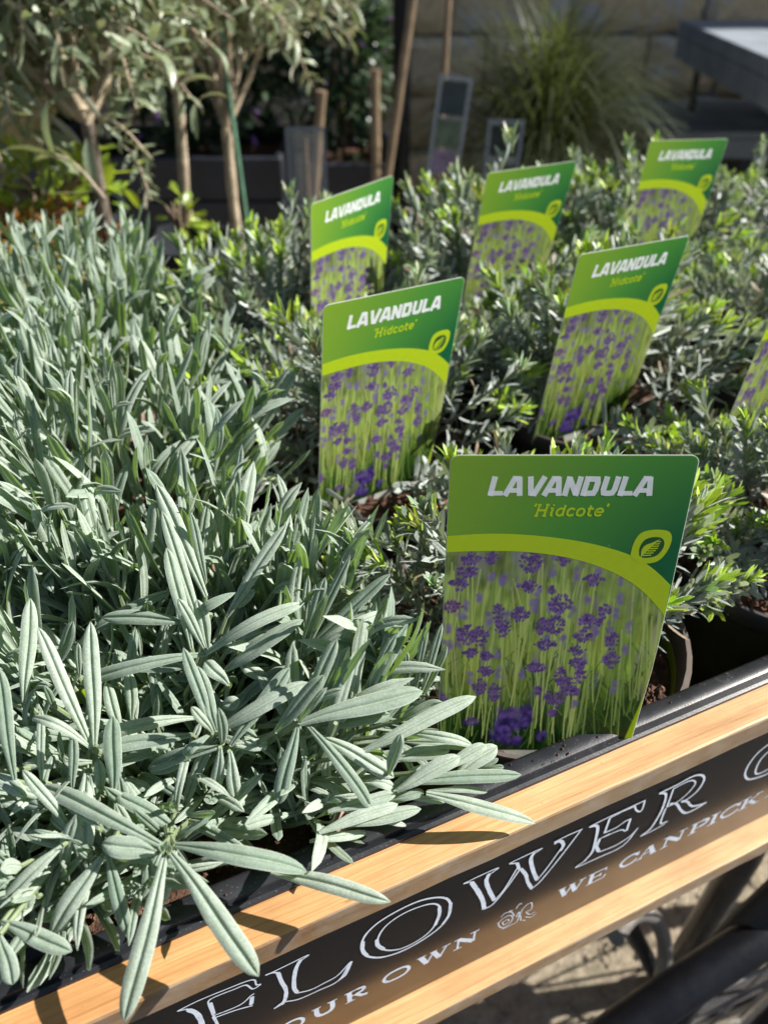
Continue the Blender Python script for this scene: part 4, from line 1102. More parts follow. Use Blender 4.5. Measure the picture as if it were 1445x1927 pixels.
BT = [(-.02,.352),(.005,.351),(.162,.338),(.311,.342),(.471,.359),(.614,.384),(.779,.433),(.866,.478),(.924,.533),(.971,.585),(1.02,.65)]
BB = [(-.02,.426),(.006,.425),(.156,.417),(.337,.421),(.479,.44),(.623,.476),(.762,.539),(.863,.608),(.942,.697),(1.0,.79)]
def paint_card(NX=300, NY=430):
    rs = np.random.RandomState(5)
    yy = np.linspace(0, 1.44, NY)
    le = np.array([left_edge(y) for y in yy]); re_ = np.array([right_edge(y) for y in yy])
    rc = .032
    ins = np.where(yy < rc, rc - np.sqrt(np.maximum(0, rc**2-(rc-yy)**2)), 0)
    insb = np.where(yy > 1.44-.02, .02 - np.sqrt(np.maximum(0, .02**2-(.02-(1.44-yy))**2)), 0)
    u = np.linspace(0, 1, NX)
    X = (le+ins+insb)[:, None] + u[None, :]*((re_-ins-insb)-(le+ins+insb))[:, None]
    Y = np.repeat(yy[:, None], NX, 1)
    # green field: yellow green top left to deep green right
    g = np.clip(.62*X + .55*(Y/.5)*(X*.8+.2), 0, 1)[..., None]
    A = s2l((142, 178, 58)); B_ = s2l((26, 106, 66)); Cc = s2l((84, 152, 66))
    col = np.where(g < .5, A + (Cc-A)*(g/.5), Cc + (B_-Cc)*((g-.5)/.5))
    # photograph of a lavender field
    sz = (NY, NX)
    P = np.zeros(sz+(3,))
    v = np.clip((Y-.42)/1.02, 0, 1)[..., None]
    top = s2l((140, 156, 96)); mid = s2l((160, 184, 78)); low = s2l((58, 92, 34)); bot = s2l((34, 58, 26))
    P[:] = np.where(v < .5, top+(mid-top)*(v/.5), np.where(v < .8, mid+(low-mid)*((v-.5)/.3), low+(bot-low)*((v-.8)/.2)))
    def blur(a, sx, sy):
        for ax, s in ((1, sx), (0, sy)):
            if s <= 0: continue
            k = np.exp(-.5*(np.arange(-int(3*s)-1, int(3*s)+2)/s)**2); k /= k.sum()
            pad = len(k)//2
            ap = np.pad(a, [(pad, pad) if i == ax else (0, 0) for i in range(a.ndim)], mode='edge')
            o = np.zeros_like(a)
            for i, w in enumerate(k):
                sl = [slice(None)]*a.ndim; sl[ax] = slice(i, i+a.shape[ax]); o += w*ap[tuple(sl)]
            a = o
        return a
    n1 = blur(rs.rand(*sz), 1.2, 14); n1 = (n1-n1.mean())/n1.std()
    n2 = blur(rs.rand(*sz), 9, 11); n2 = (n2-n2.mean())/n2.std()
    n3 = blur(rs.rand(*sz), 4, 5); n3 = (n3-n3.mean())/n3.std()
    P *= np.clip(1 + .12*n1 + .20*n2 + .14*n3, .3, 2)[..., None]
    P = np.clip(P, 0, 1)
    px = 1/NX*1.0
    def splat(cx, cy, rx, ry, ang, c, a=1.0, soft=.25):
        R = max(rx, ry)*1.6
        i0 = int((cy-R)/1.44*NY); i1 = int((cy+R)/1.44*NY)+2; j0 = int((cx-R)*NX); j1 = int((cx+R)*NX)+2
        im = min(NY-1, max(0, int(cy/1.44*NY))); lo_, wd_ = X[im, 0], X[im, -1]-X[im, 0]
        j0 = int((cx-R-lo_)/wd_*NX)-2; j1 = int((cx+R-lo_)/wd_*NX)+4
        i0 = max(0, i0); j0 = max(0, j0); i1 = min(NY, i1); j1 = min(NX, j1)
        if i0 >= i1 or j0 >= j1: return
        dx = X[i0:i1, j0:j1]-cx; dy = Y[i0:i1, j0:j1]-cy
        ca, sa = math.cos(ang), math.sin(ang)
        e = np.sqrt(((dx*ca+dy*sa)/rx)**2 + ((-dx*sa+dy*ca)/ry)**2)
        w = np.clip((1+soft-e)/(2*soft), 0, 1)[..., None]*a
        P[i0:i1, j0:j1] = P[i0:i1, j0:j1]*(1-w) + np.asarray(c)*w
    def line(x0, y0, x1, y1, w, c, a=1.0, soft=.5, bend=0):
        n = int(max(6, math.hypot(x1-x0, y1-y0)/max(w*.6, .003)))
        ang = math.atan2(y1-y0, x1-x0)
        for i in range(n+1):
            t = i/n
            splat(x0+(x1-x0)*t+bend*4*t*(1-t), y0+(y1-y0)*t, math.hypot(x1-x0, y1-y0)/n*.8+w*.3, w, ang, c, a, soft)
    G1 = s2l((184, 200, 120)); G2 = s2l((138, 164, 84)); G3 = s2l((86, 122, 46)); GD = s2l((44, 72, 30))
    r = random.Random(9)
    # far, soft stems and spikes
    for _ in range(60):
        x = r.random(); y = r.uniform(.42, .9)
        line(x, y, x+r.uniform(-.06, .06), y+r.uniform(.3, .6), r.uniform(.004, .007), r.choice((G1, G2, G3)), .35, 1.0)
    for _ in range(46):
        x = r.random(); y = r.uniform(.42, 1.15); 
        c = s2l((r.randint(132, 156), r.randint(116, 134), r.randint(160, 182)))
        splat(x, y, r.uniform(.012, .02), r.uniform(.03, .06), r.uniform(-.2, .2), c, r.uniform(.35, .6), .9)
    for _ in range(160):
        x = r.random(); y = r.uniform(.75, 1.4)
        line(x, y, x+r.uniform(-.14, .14), y+r.uniform(.08, .3), r.uniform(.002, .0045), r.choice((G2, G3, GD, GD)), .5, .8, r.uniform(-.03, .03))
    for _ in range(70):
        x = r.random(); y = r.uniform(.45, 1.0)
        line(x, y, x+r.uniform(-.07, .07), min(1.44, y+r.uniform(.3, .7)), r.uniform(.0022, .004), r.choice((G1, G2, G1)), .6, .7, r.uniform(-.015, .015))
    for _ in range(18):
        splat(r.random(), r.uniform(.75, 1.1), .05, .04, 0, s2l((186, 176, 52)), .16, 1.0)
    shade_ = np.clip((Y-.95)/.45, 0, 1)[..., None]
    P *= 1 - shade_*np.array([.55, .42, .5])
    Z = lambda x, y: ((x-98)/1050*1.0, (y-440)/ (1125-440)*(1.263-.425)+.425)
    fl = [(210,462,80,50,1),(195,510,85,60,1),(160,562,80,55,1),(475,475,92,95,1),(475,570,98,50,1),(765,545,92,46,1),(625,640,96,85,1),(607,725,90,85,1),(547,730,45,75,.8),(570,805,98,48,1),(535,902,94,42,1),(755,712,68,66,1),(740,770,84,52,1),(722,830,78,40,.9),(730,882,78,42,1),(655,940,46,84,1),(752,935,46,76,.9),(700,985,64,90,.9),(735,1006,50,30,1),(880,790,56,80,.75),(830,670,48,62,.85),(890,870,64,76,.7),(205,765,90,90,1),(265,772,74,90,1),(225,840,64,40,1),(298,852,82,36,1),(302,917,74,42,1),(275,985,60,76,.8),(350,1010,50,84,.8),(345,678,46,84,.7),(370,738,66,74,.85),(445,682,78,60,.9),(500,642,42,66,.6),(680,672,38,66,.5),(580,512,38,66,.6),(620,470,60,40,.7),(300,462,54,50,.7),(300,530,40,50,.5),(130,650,96,50,1.2),(105,822,36,94,.55),(85,716,30,56,.5),(95,1040,52,50,.8),(240,1140,72,30,.7),(610,1032,32,56,.7),(655,1045,54,74,.7),(635,1100,42,26,.8),(740,1060,36,58,.5),(555,1000,28,34,.8),(360,545,48,84,.35),(945,830,36,54,.5),(120,740,22,50,.5),(810,715,22,30,.8),(580,585,30,30,.7),(180,690,60,44,.6)]
    for _ in range(40):      # soft spikes further back
        w_ = r.uniform(24, 36); fl.append((r.uniform(60, 960), r.uniform(450, 1000), w_, w_*r.uniform(1.8, 2.8), .45))
    fl.sort(key=lambda f: f[4])
    for x, y, w, h, q in fl:
        cx, cy = Z(x, y); 
        sc = 1/1050
        # stem under the spike
        line(cx+.004, cy, cx+r.uniform(-.03, .03), min(1.43, cy+r.uniform(.28, .55)), .0034 if q > .8 else .0024, G1 if q > .75 else G2, .85, .45, r.uniform(-.012, .012))
    for x, y, w, h, q in fl:
        cx, cy = Z(x, y); rx = w/1050/2; ry = h/1050/2*1.05
        soft = .35 if q > .8 else .9
        dark = s2l((84, 48, 128)) if q <= 1 else s2l((112, 44, 108)); midc = s2l((124, 92, 162)); pale = s2l((172, 152, 206)); far = s2l((130, 114, 168))
        if q <= .6:
            for _ in range(10):
                splat(cx+r.uniform(-.6, .6)*rx, cy+r.uniform(-.8, .8)*ry, .008, .010, r.uniform(0, 3), far*r.uniform(.8, 1.25), .55, .8)
            continue
        n = int(8 + rx*ry*12000)
        for _ in range(n):
            a = r.uniform(0, 6.28); rr_ = math.sqrt(r.random())
            splat(cx+rr_*math.cos(a)*rx, cy+rr_*math.sin(a)*ry, .010, .0075, r.uniform(-.6, .6), (midc if r.random() < .45 else dark)*r.uniform(.8, 1.15), .85*min(1, q+.1), soft)
        rows = max(1, int(ry*2/.020))
        for i in range(rows+1):
            yy_ = cy-ry+2*ry*(i/rows if rows else .5)
            half = rx*math.sqrt(max(.1, 1-((yy_-cy)/ry/1.05)**2))
            m = max(2, int(half*2/.017))
            for k in range(m+1):
                x_ = cx-half+2*half*k/m + r.uniform(-.003, .003)
                an = (x_-cx)/max(rx, .01)*.9
                y2 = yy_+r.uniform(-.004, .004)
                splat(x_, y2, .0056, .0092, an, pale*r.uniform(.8, 1.05), .5*q, .5)
                splat(x_+.0006, y2+.0012, .0042, .0076, an, dark*r.uniform(.7, 1.25), .9, .5)
    # big soft flower at the bottom
    for cxp, cyp, w, h, n in ((430,1130,120,120,70),(390,1195,90,70,40),(505,1120,60,120,36),(590,1205,44,40,10),(450,1230,90,40,20)):
        cx, cy = Z(cxp, cyp)
        splat(cx, cy, w/2400, h/2400, 0, s2l((52, 32, 104)), .8, .8)
        for _ in range(n):
            splat(cx+r.uniform(-.5, .5)*w/1050, cy+r.uniform(-.5, .5)*h/1050, .010, .013, r.uniform(-.8, .8), r.choice((s2l((70, 44, 136)), s2l((44, 26, 96)), s2l((124, 96, 176)))), .6, .7)
    P = np.clip(P, 0, 1)
    # photograph below the band
    yb = np.interp(X, [p[0] for p in BB], [p[1] for p in BB])
    w = np.clip((Y-yb+.004)/.004, 0, 1)[..., None]
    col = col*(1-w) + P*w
    for _ in range(90):      # soil splashes and water spots, thickest near the pot
        x_ = r.random(); y_ = 1.44-1.44*r.random()**2.2; s_ = r.uniform(.0012, .0034)
        i_ = np.hypot(X-x_, Y-y_) < s_
        col[i_] = col[i_]*.55 + (s2l((70, 52, 40)) if r.random() < .7 else s2l((215, 215, 205)))*.45
    # lime corner at the lower right edge
    rx_ = np.array([right_edge(y) for y in yy])[:, None]
    lw = np.clip((X - (rx_ - np.maximum(0, Y-1.10)*.13))/.006, 0, 1)[..., None]*(Y > 1.10)[..., None]
    col = col*(1-lw) + s2l((168, 196, 20))*lw
    return X, Y, col

CX, CY, CCOL = paint_card()
def card_mesh():
    NY, NX = CX.shape
    V = np.stack([CX*CW, np.full_like(CX, -.00022), CH - CY*CW], -1).reshape(-1, 3)
    idx = np.arange(NY*NX).reshape(NY, NX)
    F = np.stack([idx[1:, :-1], idx[1:, 1:], idx[:-1, 1:], idx[:-1, :-1]], -1).reshape(-1, 4)
    C = np.concatenate([CCOL.reshape(-1, 3), np.ones((NX*NY, 1))], 1)
    return np_mesh('card_front', V, F, smooth=False, col=C, mats=[M['print']])
CARD_FRONT = card_mesh()
def back_mesh():
    """plastic sheet behind the print, with edges and a pointed foot"""
    NY, NX = CX.shape
    out = []
    rows = list(range(0, 16, 1)) + list(range(20, NY-8, 40)) + list(range(NY-8, NY))
    for i in rows: out.append((CX[i, -1]*CW+.00025, CH-CY[i, -1]*CW + (.0003 if i == 0 else 0)))
    foot = [(.066, CH-1.445*CW), (.058, CH-1.60*CW), (.052, -.045), (.048, -.05), (.044, -.045), (.038, CH-1.60*CW), (.030, CH-1.445*CW)]
    out += foot
    for i in reversed(rows): out.append((CX[i, 0]*CW-.00025, CH-CY[i, 0]*CW + (.0003 if i == 0 else 0)))
    n = len(out); mb = MB()
    vs = [(x, -.00014, z) for x, z in out] + [(x, .00022, z) for x, z in out]
    fs = [list(range(n))[::-1], list(range(n, 2*n))]
    fs += [(i, (i+1) % n, n+(i+1) % n, n+i) for i in range(n)]
    mb.add(vs, fs)
    return mb.mesh('card_back', [M['card_back']], smooth=False)
CARD_BACK = back_mesh()

def lab_plane(x, y, z): return (x*CW, -.00022+z, CH-y*CW)
def band_mesh():
    mb = MB(); n = 60; xs = [left_edge(.4)+ (right_edge(.64)-.0005-left_edge(.4))*i/n for i in range(n+1)]
    t = [np.interp(x, [p[0] for p in BT], [p[1] for p in BT]) for x in xs]
    b = [np.interp(x, [p[0] for p in BB], [p[1] for p in BB]) for x in xs]
    # smooth both edges
    def sm(a):
        a = np.array(a)
        for _ in range(30): a[1:-1] = (a[:-2]+a[2:]+2*a[1:-1])/4
        return a
    t, b = sm(t), sm(b)
    vs = []
    for x, a, c in zip(xs, t, b):
        vs.append(lab_plane(min(x, right_edge(a)), a, -.00004)); vs.append(lab_plane(min(x, right_edge(c)), c, -.00004))
    mb.add(vs, [(2*i+1, 2*i+3, 2*i+2, 2*i) for i in range(n)])
    return mb.mesh('lime_band', [M['ink_lime']], smooth=False)
BAND = band_mesh()
def badge_mesh():
    mb = MB()
    o = [(.777,.440),(.784,.387),(.807,.340),(.855,.323),(.915,.326),(.940,.350),(.938,.398),(.913,.450),(.876,.474),(.815,.474)]
    i_ = [(.814,.440),(.812,.405),(.828,.370),(.860,.356),(.895,.358),(.912,.376),(.912,.405),(.891,.438),(.859,.450),(.828,.450)]
    def close(p): 
        q = smoothcurve([(a, b, 0) for a, b in p+[p[0]]], 5)[:-1]
        return [(v.x, v.y) for v in q]
    O, I_ = close(o), close(i_)
    n = len(O)
    vs = [lab_plane(x, y, -.00007) for x, y in O] + [lab_plane(x, y, -.00007) for x, y in I_]
    mb.add(vs, [(i, (i+1) % n, n+(i+1) % n, n+i) for i in range(n)], 0)
    mb.add([lab_plane(x, y, -.00006) for x, y in I_], [list(range(n))], 1)
    # leaf outline with slits on its right half
    body = [(.822,.448),(.822,.415),(.835,.393),(.862,.381),(.893,.364),(.886,.385),(.876,.398)]
    left = smoothcurve([(a, b, 0) for a, b in body[:5]], 4)
    mid = [(.822+.068*k/8, .448-.080*k/8) for k in range(9)]
    L_ = [(v.x, v.y) for v in left]
    mb.add([lab_plane(x, y, -.00010) for x, y in L_ + mid[::-1][:-1]], [list(range(len(L_)+len(mid)-1))], 0)
    for k in range(7):
        x0, y0 = .830+.009*k, .440-.0105*k
        ln = .050 - .002*k - abs(k-3)*.004
        ribbon(mb, [(x0, y0), (x0+ln*(.92-.06*k), y0-.002)], .0052, -.00010-.000004*k, lab_plane, mi=0, ends=False)
    ribbon(mb, [(.812,.458), (.824,.446)], .006, -.00013, lab_plane, mi=0)
    return mb.mesh('leaf_badge', [M['ink_lime'], M['ink_leafgreen']], smooth=False)
BADGE = badge_mesh()

# lettering. Each glyph in a box (w wide, 1 tall), y up; heavy strokes
def cap_shapes(ch, t=.27):
    h = t/2
    if ch == 'L': return [[(h,1),(h,0)], [(0,h),(.72,h)]], .74
    if ch == 'A': return [[(.10,-.0),(.40,.98)], [(.84,0),(.58,.98)], [(.34,1-h*.75),(.66,1-h*.75)], [(.2,.28),(.76,.28)]], .97
    if ch == 'V': return [[(.13,1),(.40,.02)], [(.84,1),(.52,.02)], [(.33,h*.8),(.6,h*.8)]], .92
    if ch == 'N': return [[(h,0),(h,1)], [(.82-h,0),(.82-h,1)], [(h,.93),(.82-h,.07)]], .84
    if ch == 'D': return [[(h,0),(h,1)], [(h,1-h),(.45,1-h),(.62,.86),(.68,.68),(.68,.32),(.62,.14),(.45,h),(h,h)]], .86
    if ch == 'U': return [[(h,1),(h,.34),(.2,.16),(.32,h),(.50,h),(.62,.16),(.82-h,.34),(.82-h,1)]], .84
def title_mesh():
    mb = MB(); x = 0; k = 0; glyphs = []
    for ch in 'LAVANDULA':
        s, w = cap_shapes(ch); glyphs.append((x, s)); x += w + (.02 if ch in 'LAV' else .07)
    total = x
    sx = (.843-.168)/total; 
    for gx, s in glyphs:
        for st in s:
            k += 1
            thin = len(st) == 2 and abs(st[0][1]-st[1][1]) < .01
            P2 = []
            for px_, py_ in st:
                X_ = .161 + (gx+px_)*sx + py_*.017
                Y_ = .172 - py_*.084
                P2.append((X_, Y_))
            ribbon(mb, P2, (.0235 if not thin else .0200), -.00004-.0000025*k, lab_plane, ends=False)
    return mb.mesh('title_lettering', [M['ink_white']], smooth=False)
TITLE = title_mesh()
def name_mesh():
    G = {"'": ([[(.12,1.12),(.06,.84)]], .2),
         'H': ([[(.12,0),(.12,1)],[(.66,0),(.66,1)],[(.12,.5),(.66,.5)],[(0,1),(.24,1)],[(0,0),(.24,0)],[(.54,1),(.8,1)],[(.54,0),(.8,0)]], .90),
         'i': ([[(.02,.66),(.16,.66),(.16,.1),(.3,.04)],[(.16,.92),(.16,1.04)]], .40),
         'd': ([[(.52,1),(.52,.1),(.62,.04)],[(.52,.6),(.32,.68),(.12,.56),(.08,.34),(.14,.1),(.32,.02),(.52,.12)]], .70),
         'c': ([[(.52,.56),(.32,.68),(.12,.56),(.08,.34),(.14,.1),(.32,.02),(.54,.12)]], .62),
         'o': ([[(.32,.68),(.12,.56),(.08,.34),(.14,.1),(.32,.02),(.5,.1),(.56,.34),(.5,.56),(.32,.68)]], .68),
         't': ([[(.16,.95),(.16,.2),(.26,.04),(.42,.06)],[(0,.66),(.42,.66)]], .50),
         'e': ([[(.1,.36),(.54,.36),(.5,.58),(.32,.68),(.12,.56),(.08,.34),(.14,.1),(.32,.02),(.54,.12)]], .64)}
    mb = MB(); x = 0; k = 0; gl = []
    for ch in "'Hidcote'":
        s, w = G[ch]; gl.append((x, s)); x += w + .04
    sx = (.660-.348)/x
    for gx, s in gl:
        for st in s:
            k += 1
            P2 = [(.345+(gx+a)*sx+b*.012, .260-b*.048) for a, b in st]
            if len(P2) > 3: P2 = [(v.x, v.y) for v in smoothcurve([(a, b, 0) for a, b in P2], 3)]
            ribbon(mb, P2, .0095, -.00004-.000002*k, lab_plane, ends=False)
    return mb.mesh('variety_lettering', [M['ink_lime']], smooth=False)
NAME = name_mesh()

LT = ['largest green lavender label, facing the viewer squarely beside the black tray rim',
      'green lavender label turned slightly left, directly behind and left of the largest front label',
      'bright sunlit yellow green lavender label standing farthest left, near the thin tree trunks',
      'green lavender label leaning right, above dark pots and bare soil right of centre',
      'green lavender label half sunk in silvery shoots, in front of the dark grass clump',
      'smallest, farthest lavender label below the grey table',
      'lavender label cut off by the right edge, only its shaded flower picture showing']
for (x, y, z, ex, ey, ez, ux, uy, uz), lab in zip(LABELS, LT):
    X_ = Vector((ex, ey, ez)).normalized(); Z_ = Vector((ux, uy, uz)); Z_ = (Z_-X_*Z_.dot(X_)).normalized(); Y_ = Z_.cross(X_)
    t = empty('plant_label')
    tag(t, lab, 'plant label', 'printed lavender labels stuck in the pots')
    o = Vector((x, y, z)) - Z_*CH
    t.matrix_world = Matrix(((X_.x, Y_.x, Z_.x, o.x), (X_.y, Y_.y, Z_.y, o.y), (X_.z, Y_.z, Z_.z, o.z), (0, 0, 0, 1)))
    link('card', CARD_BACK, t); link('printed_face', CARD_FRONT, t); link('lime_band', BAND, t)
    link('leaf_badge', BADGE, t); link('title_lettering', TITLE, t); link('variety_lettering', NAME, t)

# small purple label half hidden among the front-left leaves
t = empty('plant_label', (-.150, .222, RIM+.004), math.radians(4))
tag(t, 'small lime and purple label lying half hidden under the felted leaves at the front left', 'plant label')
t.rotation_euler = (math.radians(-35), 0, math.radians(4))
mb = MB(); mb.box((0, 0, -.03), (.062, .0006, .016), 0); mb.build('card', M['card_back'], t)
mb = MB(); mb.box((.0005, -.0002, .0085), (.0615, -.00005, .0155)); mb.build('lime_band', M['ink_lime'], t)
mb = MB(); mb.box((.0005, -.0002, .0005), (.0615, -.00005, .0083)); mb.build('purple_band', M['ink_purple'], t)
m_dp = simple('flower_photo_print', (0.05, 0.04, 0.12), .4, .9, 160, .1, .0002)
mb = MB(); mb.box((.0005, -.0002, -.028), (.0615, -.00005, .0003)); mb.build('printed_picture', m_dp, t)
mb = MB(); k = 0
for ch, x0, w in (('L',.006,.0028),('a',.0095,.003),('v',.0130,.003),('e',.0165,.003),('n',.0200,.003),('d',.0235,.003),('e',.0270,.003),('r',.0305,.0024)):
    GG = {'L': [[(0,1),(0,0),(.8,0)]], 'a': [[(.8,.65),(.3,.68),(0,.35),(.3,0),(.8,.1)],[(.8,.68),(.8,0)]], 'v': [[(0,.68),(.45,0),(.9,.68)]],
          'e': [[(0,.36),(.85,.36),(.5,.68),(.1,.5),(0,.3),(.3,0),(.8,.1)]], 'n': [[(0,.68),(0,0)],[(0,.5),(.4,.68),(.8,.5),(.8,0)]],
          'd': [[(.8,1),(.8,0)],[(.8,.6),(.3,.68),(0,.35),(.3,0),(.8,.1)]], 'r': [[(0,.68),(0,0)],[(0,.45),(.4,.68),(.8,.62)]]}
    for s in GG[ch]:
        k += 1
        ribbon(mb, [(x0*1.35+a*w*1.1, .0022+b*.0042) for a, b in s], .00055, -.00022-.000004*k, lambda x, y, z: (x, z, y), ends=False)
mb.build('title_lettering', M['ink_white'], t, smooth=False)
# plain grey tag lying in the tray
t = empty('blank_tag', (.248, .292, RIM-.045), CA)
mb = MB(); mb.box((-.02, -.013, -.0004), (.02, .013, .0004), 0, .0001)
t2 = mb.build('blank_tag', M['dim_tag']); bpy.data.objects.remove(t)
t2.location = (.262, .300, RIM-.040); t2.rotation_euler = (.5, .2, .35)
tag(t2, 'plain grey blue tag lying in the shadow of the tray, right of the front pot', 'tag')

# ------------------------------------------------------------------ ground, wall, things behind
g = MB()
n = 2
g.add([(-60, -60, 0), (60, -60, 0), (60, 60, 0), (-60, 60, 0)], [(0, 1, 2, 3)])
ground = g.build('ground', M['ground'], smooth=False); ground['kind'] = 'structure'
rd = MB(); rd.add([(.0-40*.9135+40*.4067, .19-40*.4067-40*.9135, .004), (40*.9135+40*.4067, .19+40*.4067-40*.9135, .004), (40*.9135, .19+40*.4067, .004), (-40*.9135, .19-40*.4067, .004)], [(0, 1, 2, 3)])
o = rd.build('added_dark_sheet', simple('added_dark_surface', (.035, .035, .038), .9, .3, 60, .8, .004), smooth=False); o['kind'] = 'structure'  # unseen dark sheet, added to keep the sign board's reflection dark
r = random.Random(31)
gv = MB()
for _ in range(2600):
    x = r.uniform(-.2, 1.2); y = r.uniform(.1, 1.1); s = r.uniform(.0015, .007)*(1 if r.random() < .93 else 1.8)
    c = Vector((x, y, s*.25))
    oc = [c + Vector(d)*s*r.uniform(.6, 1.2) for d in ((1,0,0),(0,1,0),(-1,0,0),(0,-1,0),(0,0,.7),(0,0,-.6))]
    gv.add(oc, [(0,1,4),(1,2,4),(2,3,4),(3,0,4),(1,0,5),(2,1,5),(3,2,5),(0,3,5)])
o = gv.build('gravel', M['ground'], smooth=False); tag(o, 'dry brown grit and small clods on the ground under the cart', 'gravel', None, 'stuff')
for k in range(26):   # dry stalks
    x = r.uniform(.1, .7); y = r.uniform(.25, .8); a = r.uniform(0, 3.1); l = r.uniform(.02, .05)
    gv2 = MB() if k == 0 else gv2
    gv2.tube([(x, y, .006), (x+math.cos(a)*l*.5, y+math.sin(a)*l*.5, .010), (x+math.cos(a)*l, y+math.sin(a)*l, .006)], .0012, 5)
o = gv2.build('straw', simple('straw', (.5, .4, .25), .8), smooth=False); tag(o, 'scattered dry stalks lying on the grit under the cart', 'straw', None, 'stuff')

WY = 3.60
wall = empty('stone_wall', (0, WY, 0))
tag(wall, 'weathered limestone wall of large rough blocks behind everything', 'wall')
mb = MB(); mb.box((-5, .03, 0), (9, .5, 10.7)); mb.build('mortar_bed', M['mortar'], wall, smooth=False)
def stone_me(seed, w=.40, h=.205):
    r = random.Random(seed); nx, nz = 9, 6; vs = []
    for i in range(nx+1):
        for j in range(nz+1):
            u, v = i/nx, j/nz
            e = min(u, 1-u, v, 1-v)
            x = w*(u-.5) + (r.uniform(-.006, .006) if 0 < j < nz else r.uniform(-.003, .003))
            z = h*v + (r.uniform(-.004, .004))
            y = (0 if e > .08 else .022) + r.uniform(-.008, .008)
            vs.append((x, y, z))
    q = lambda i, j: i*(nz+1)+j
    fs = [(q(i, j), q(i+1, j), q(i+1, j+1), q(i, j+1)) for i in range(nx) for j in range(nz)]
    ring = [q(i, 0) for i in range(nx)] + [q(nx, j) for j in range(nz)] + [q(nx-i, nz) for i in range(nx)] + [q(0, nz-j) for j in range(nz)]
    o = len(vs); vs += [(vs[k][0], .06, vs[k][2]) for k in ring]
    m = len(ring)
    fs += [(ring[(k+1) % m], ring[k], o+k, o+(k+1) % m) for k in range(m)]
    mb = MB(); mb.add(vs, fs); return mb.mesh('stone', [M['stone']], smooth=True)
STONES = [stone_me(s, w) for s, w in ((1,.40),(2,.46),(3,.34),(4,.52),(5,.29))]
SWID = [.40, .46, .34, .52, .29]
rw = random.Random(4)
rest = MB(); nst = 0
for row in range(24):
    x = -1.6 - rw.uniform(0, .4); z = .008 + row*.218
    while x < 3.2:
        k = rw.randrange(5)
        if nst < 120 and row < 7:
            o = link('stone', STONES[k], wall); o.location = (x+SWID[k]/2, rw.uniform(-.008, .01), z); nst += 1
        else:
            rest.box((x, rw.uniform(-.004, .01), z), (x+SWID[k], .06, z+.205), 0, .012)
        x += SWID[k] + .013
o = rest.build('upper_stones', M['stone'], wall); o['kind'] = 'stuff'

# grey table at the right
tb = empty('garden_table', (1.06, 2.30, 0))
tag(tb, 'thick topped grey table at the upper right, partly in the sun', 'table')
for i in range(5):
    mb = MB(); mb.box((.0+i*.222, .02, .700), (.219+i*.222, .96, .746), 0, .003); mb.build('top_board', M['table'], tb, smooth=False)
mb = MB(); mb.box((.004, .025, .628), (.03, .955, .6985), 0, .002); mb.box((.0305, .03, .628), (1.05, .06, .6985), 0, .002); mb.build('apron', M['table'], tb, smooth=False)
for lx, ly in ((.35, .10), (.35, .85), (1.0, .10), (1.0, .85)):
    mb = MB(); mb.box((lx, ly, .0), (lx+.06, ly+.06, .6995), 0, .002); mb.build('leg', M['table'], tb, smooth=False)
mb = MB(); mb.tube([(.012, .70, .63), (.03, .72, .50)], .012, 8); mb.build('bracket', M['black_metal'], tb)

# slatted bench in front of the wall
bn = empty('slatted_bench', (.92, 2.88, 0))
tag(bn, 'low blue grey slatted bench standing against the stone wall below the table', 'bench')
for i in range(5):
    mb = MB(); mb.box((0, i*.105, .437), (1.5, i*.105+.096, .462), 0, .003); mb.build('slat', M['bench'], bn, smooth=False)
mb = MB(); mb.box((.01, -.002, .375), (1.49, .02, .4365), 0, .002); mb.build('front_rail', M['bench'], bn, smooth=False)
for lx in (.03, .42, 1.40):
    mb = MB(); mb.box((lx, .021, 0), (lx+.07, .09, .4365), 0, .003); mb.build('leg', M['slate'], bn, smooth=False)
mb = MB(); mb.box((.02, .45, 0), (1.48, .47, .4365)); mb.build('back_board', M['slate'], bn, smooth=False)

# slate troughs along the wall at the left
def trough(x0, x1, y0, y1, h, label):
    mb = MB()
    mb.box((x0, y0, 0), (x1, y0+.02, h), 0, .003); mb.box((x0, y1-.02, 0), (x1, y1, h), 0, .003)
    mb.box((x0, y0+.0205, 0), (x0+.02, y1-.0205, h), 0, .003); mb.box((x1-.02, y0+.0205, 0), (x1, y1-.0205, h), 0, .003)
    t = empty('planter_trough', (0, 0, 0)); tag(t, label, 'planter', 'slate grey planter troughs before the wall')
    for i in range(4):
        z0 = h*i/4+.002; z1 = h*(i+1)/4-.002
        m2 = MB(); m2.box((x0, y0, z0), (x1, y0+.02, z1), 0, .004); m2.build('front_board', M['slate'], t, smooth=False)
    m3 = MB()
    m3.box((x0, y1-.02, 0), (x1, y1, h), 0, .003); m3.box((x0, y0+.0205, 0), (x0+.02, y1-.0205, h-.001), 0, .003); m3.box((x1-.02, y0+.0205, 0), (x1, y1-.0205, h-.001), 0, .003)
    m3.build('side_boards', M['slate'], t, smooth=False)
    m4 = MB(); m4.box((x0+.021, y0+.021, .01), (x1-.021, y1-.021, h-.05)); o = m4.build('soil', M['soil'], t, smooth=False)
    return t
trough(-1.75, -.92, 2.35, 2.75, .56, 'slate grey planter trough farthest left behind the olive crowns')
trough(-.88, -.30, 2.40, 2.80, .50, 'slate grey planter trough between the two right hand olive trunks')
trough(-.24, .02, 2.45, 2.85, .47, 'short slate grey planter trough left of the black post')

# ---- leaf clouds
def small_leaf(L, W, arch=.1, fold=.25):
    return leaf_grid(L, W, arch, 0, nseg=4, cross=(-1, 0, 1), base_w=.25, peak=.5, thick=.15, fold=fold)

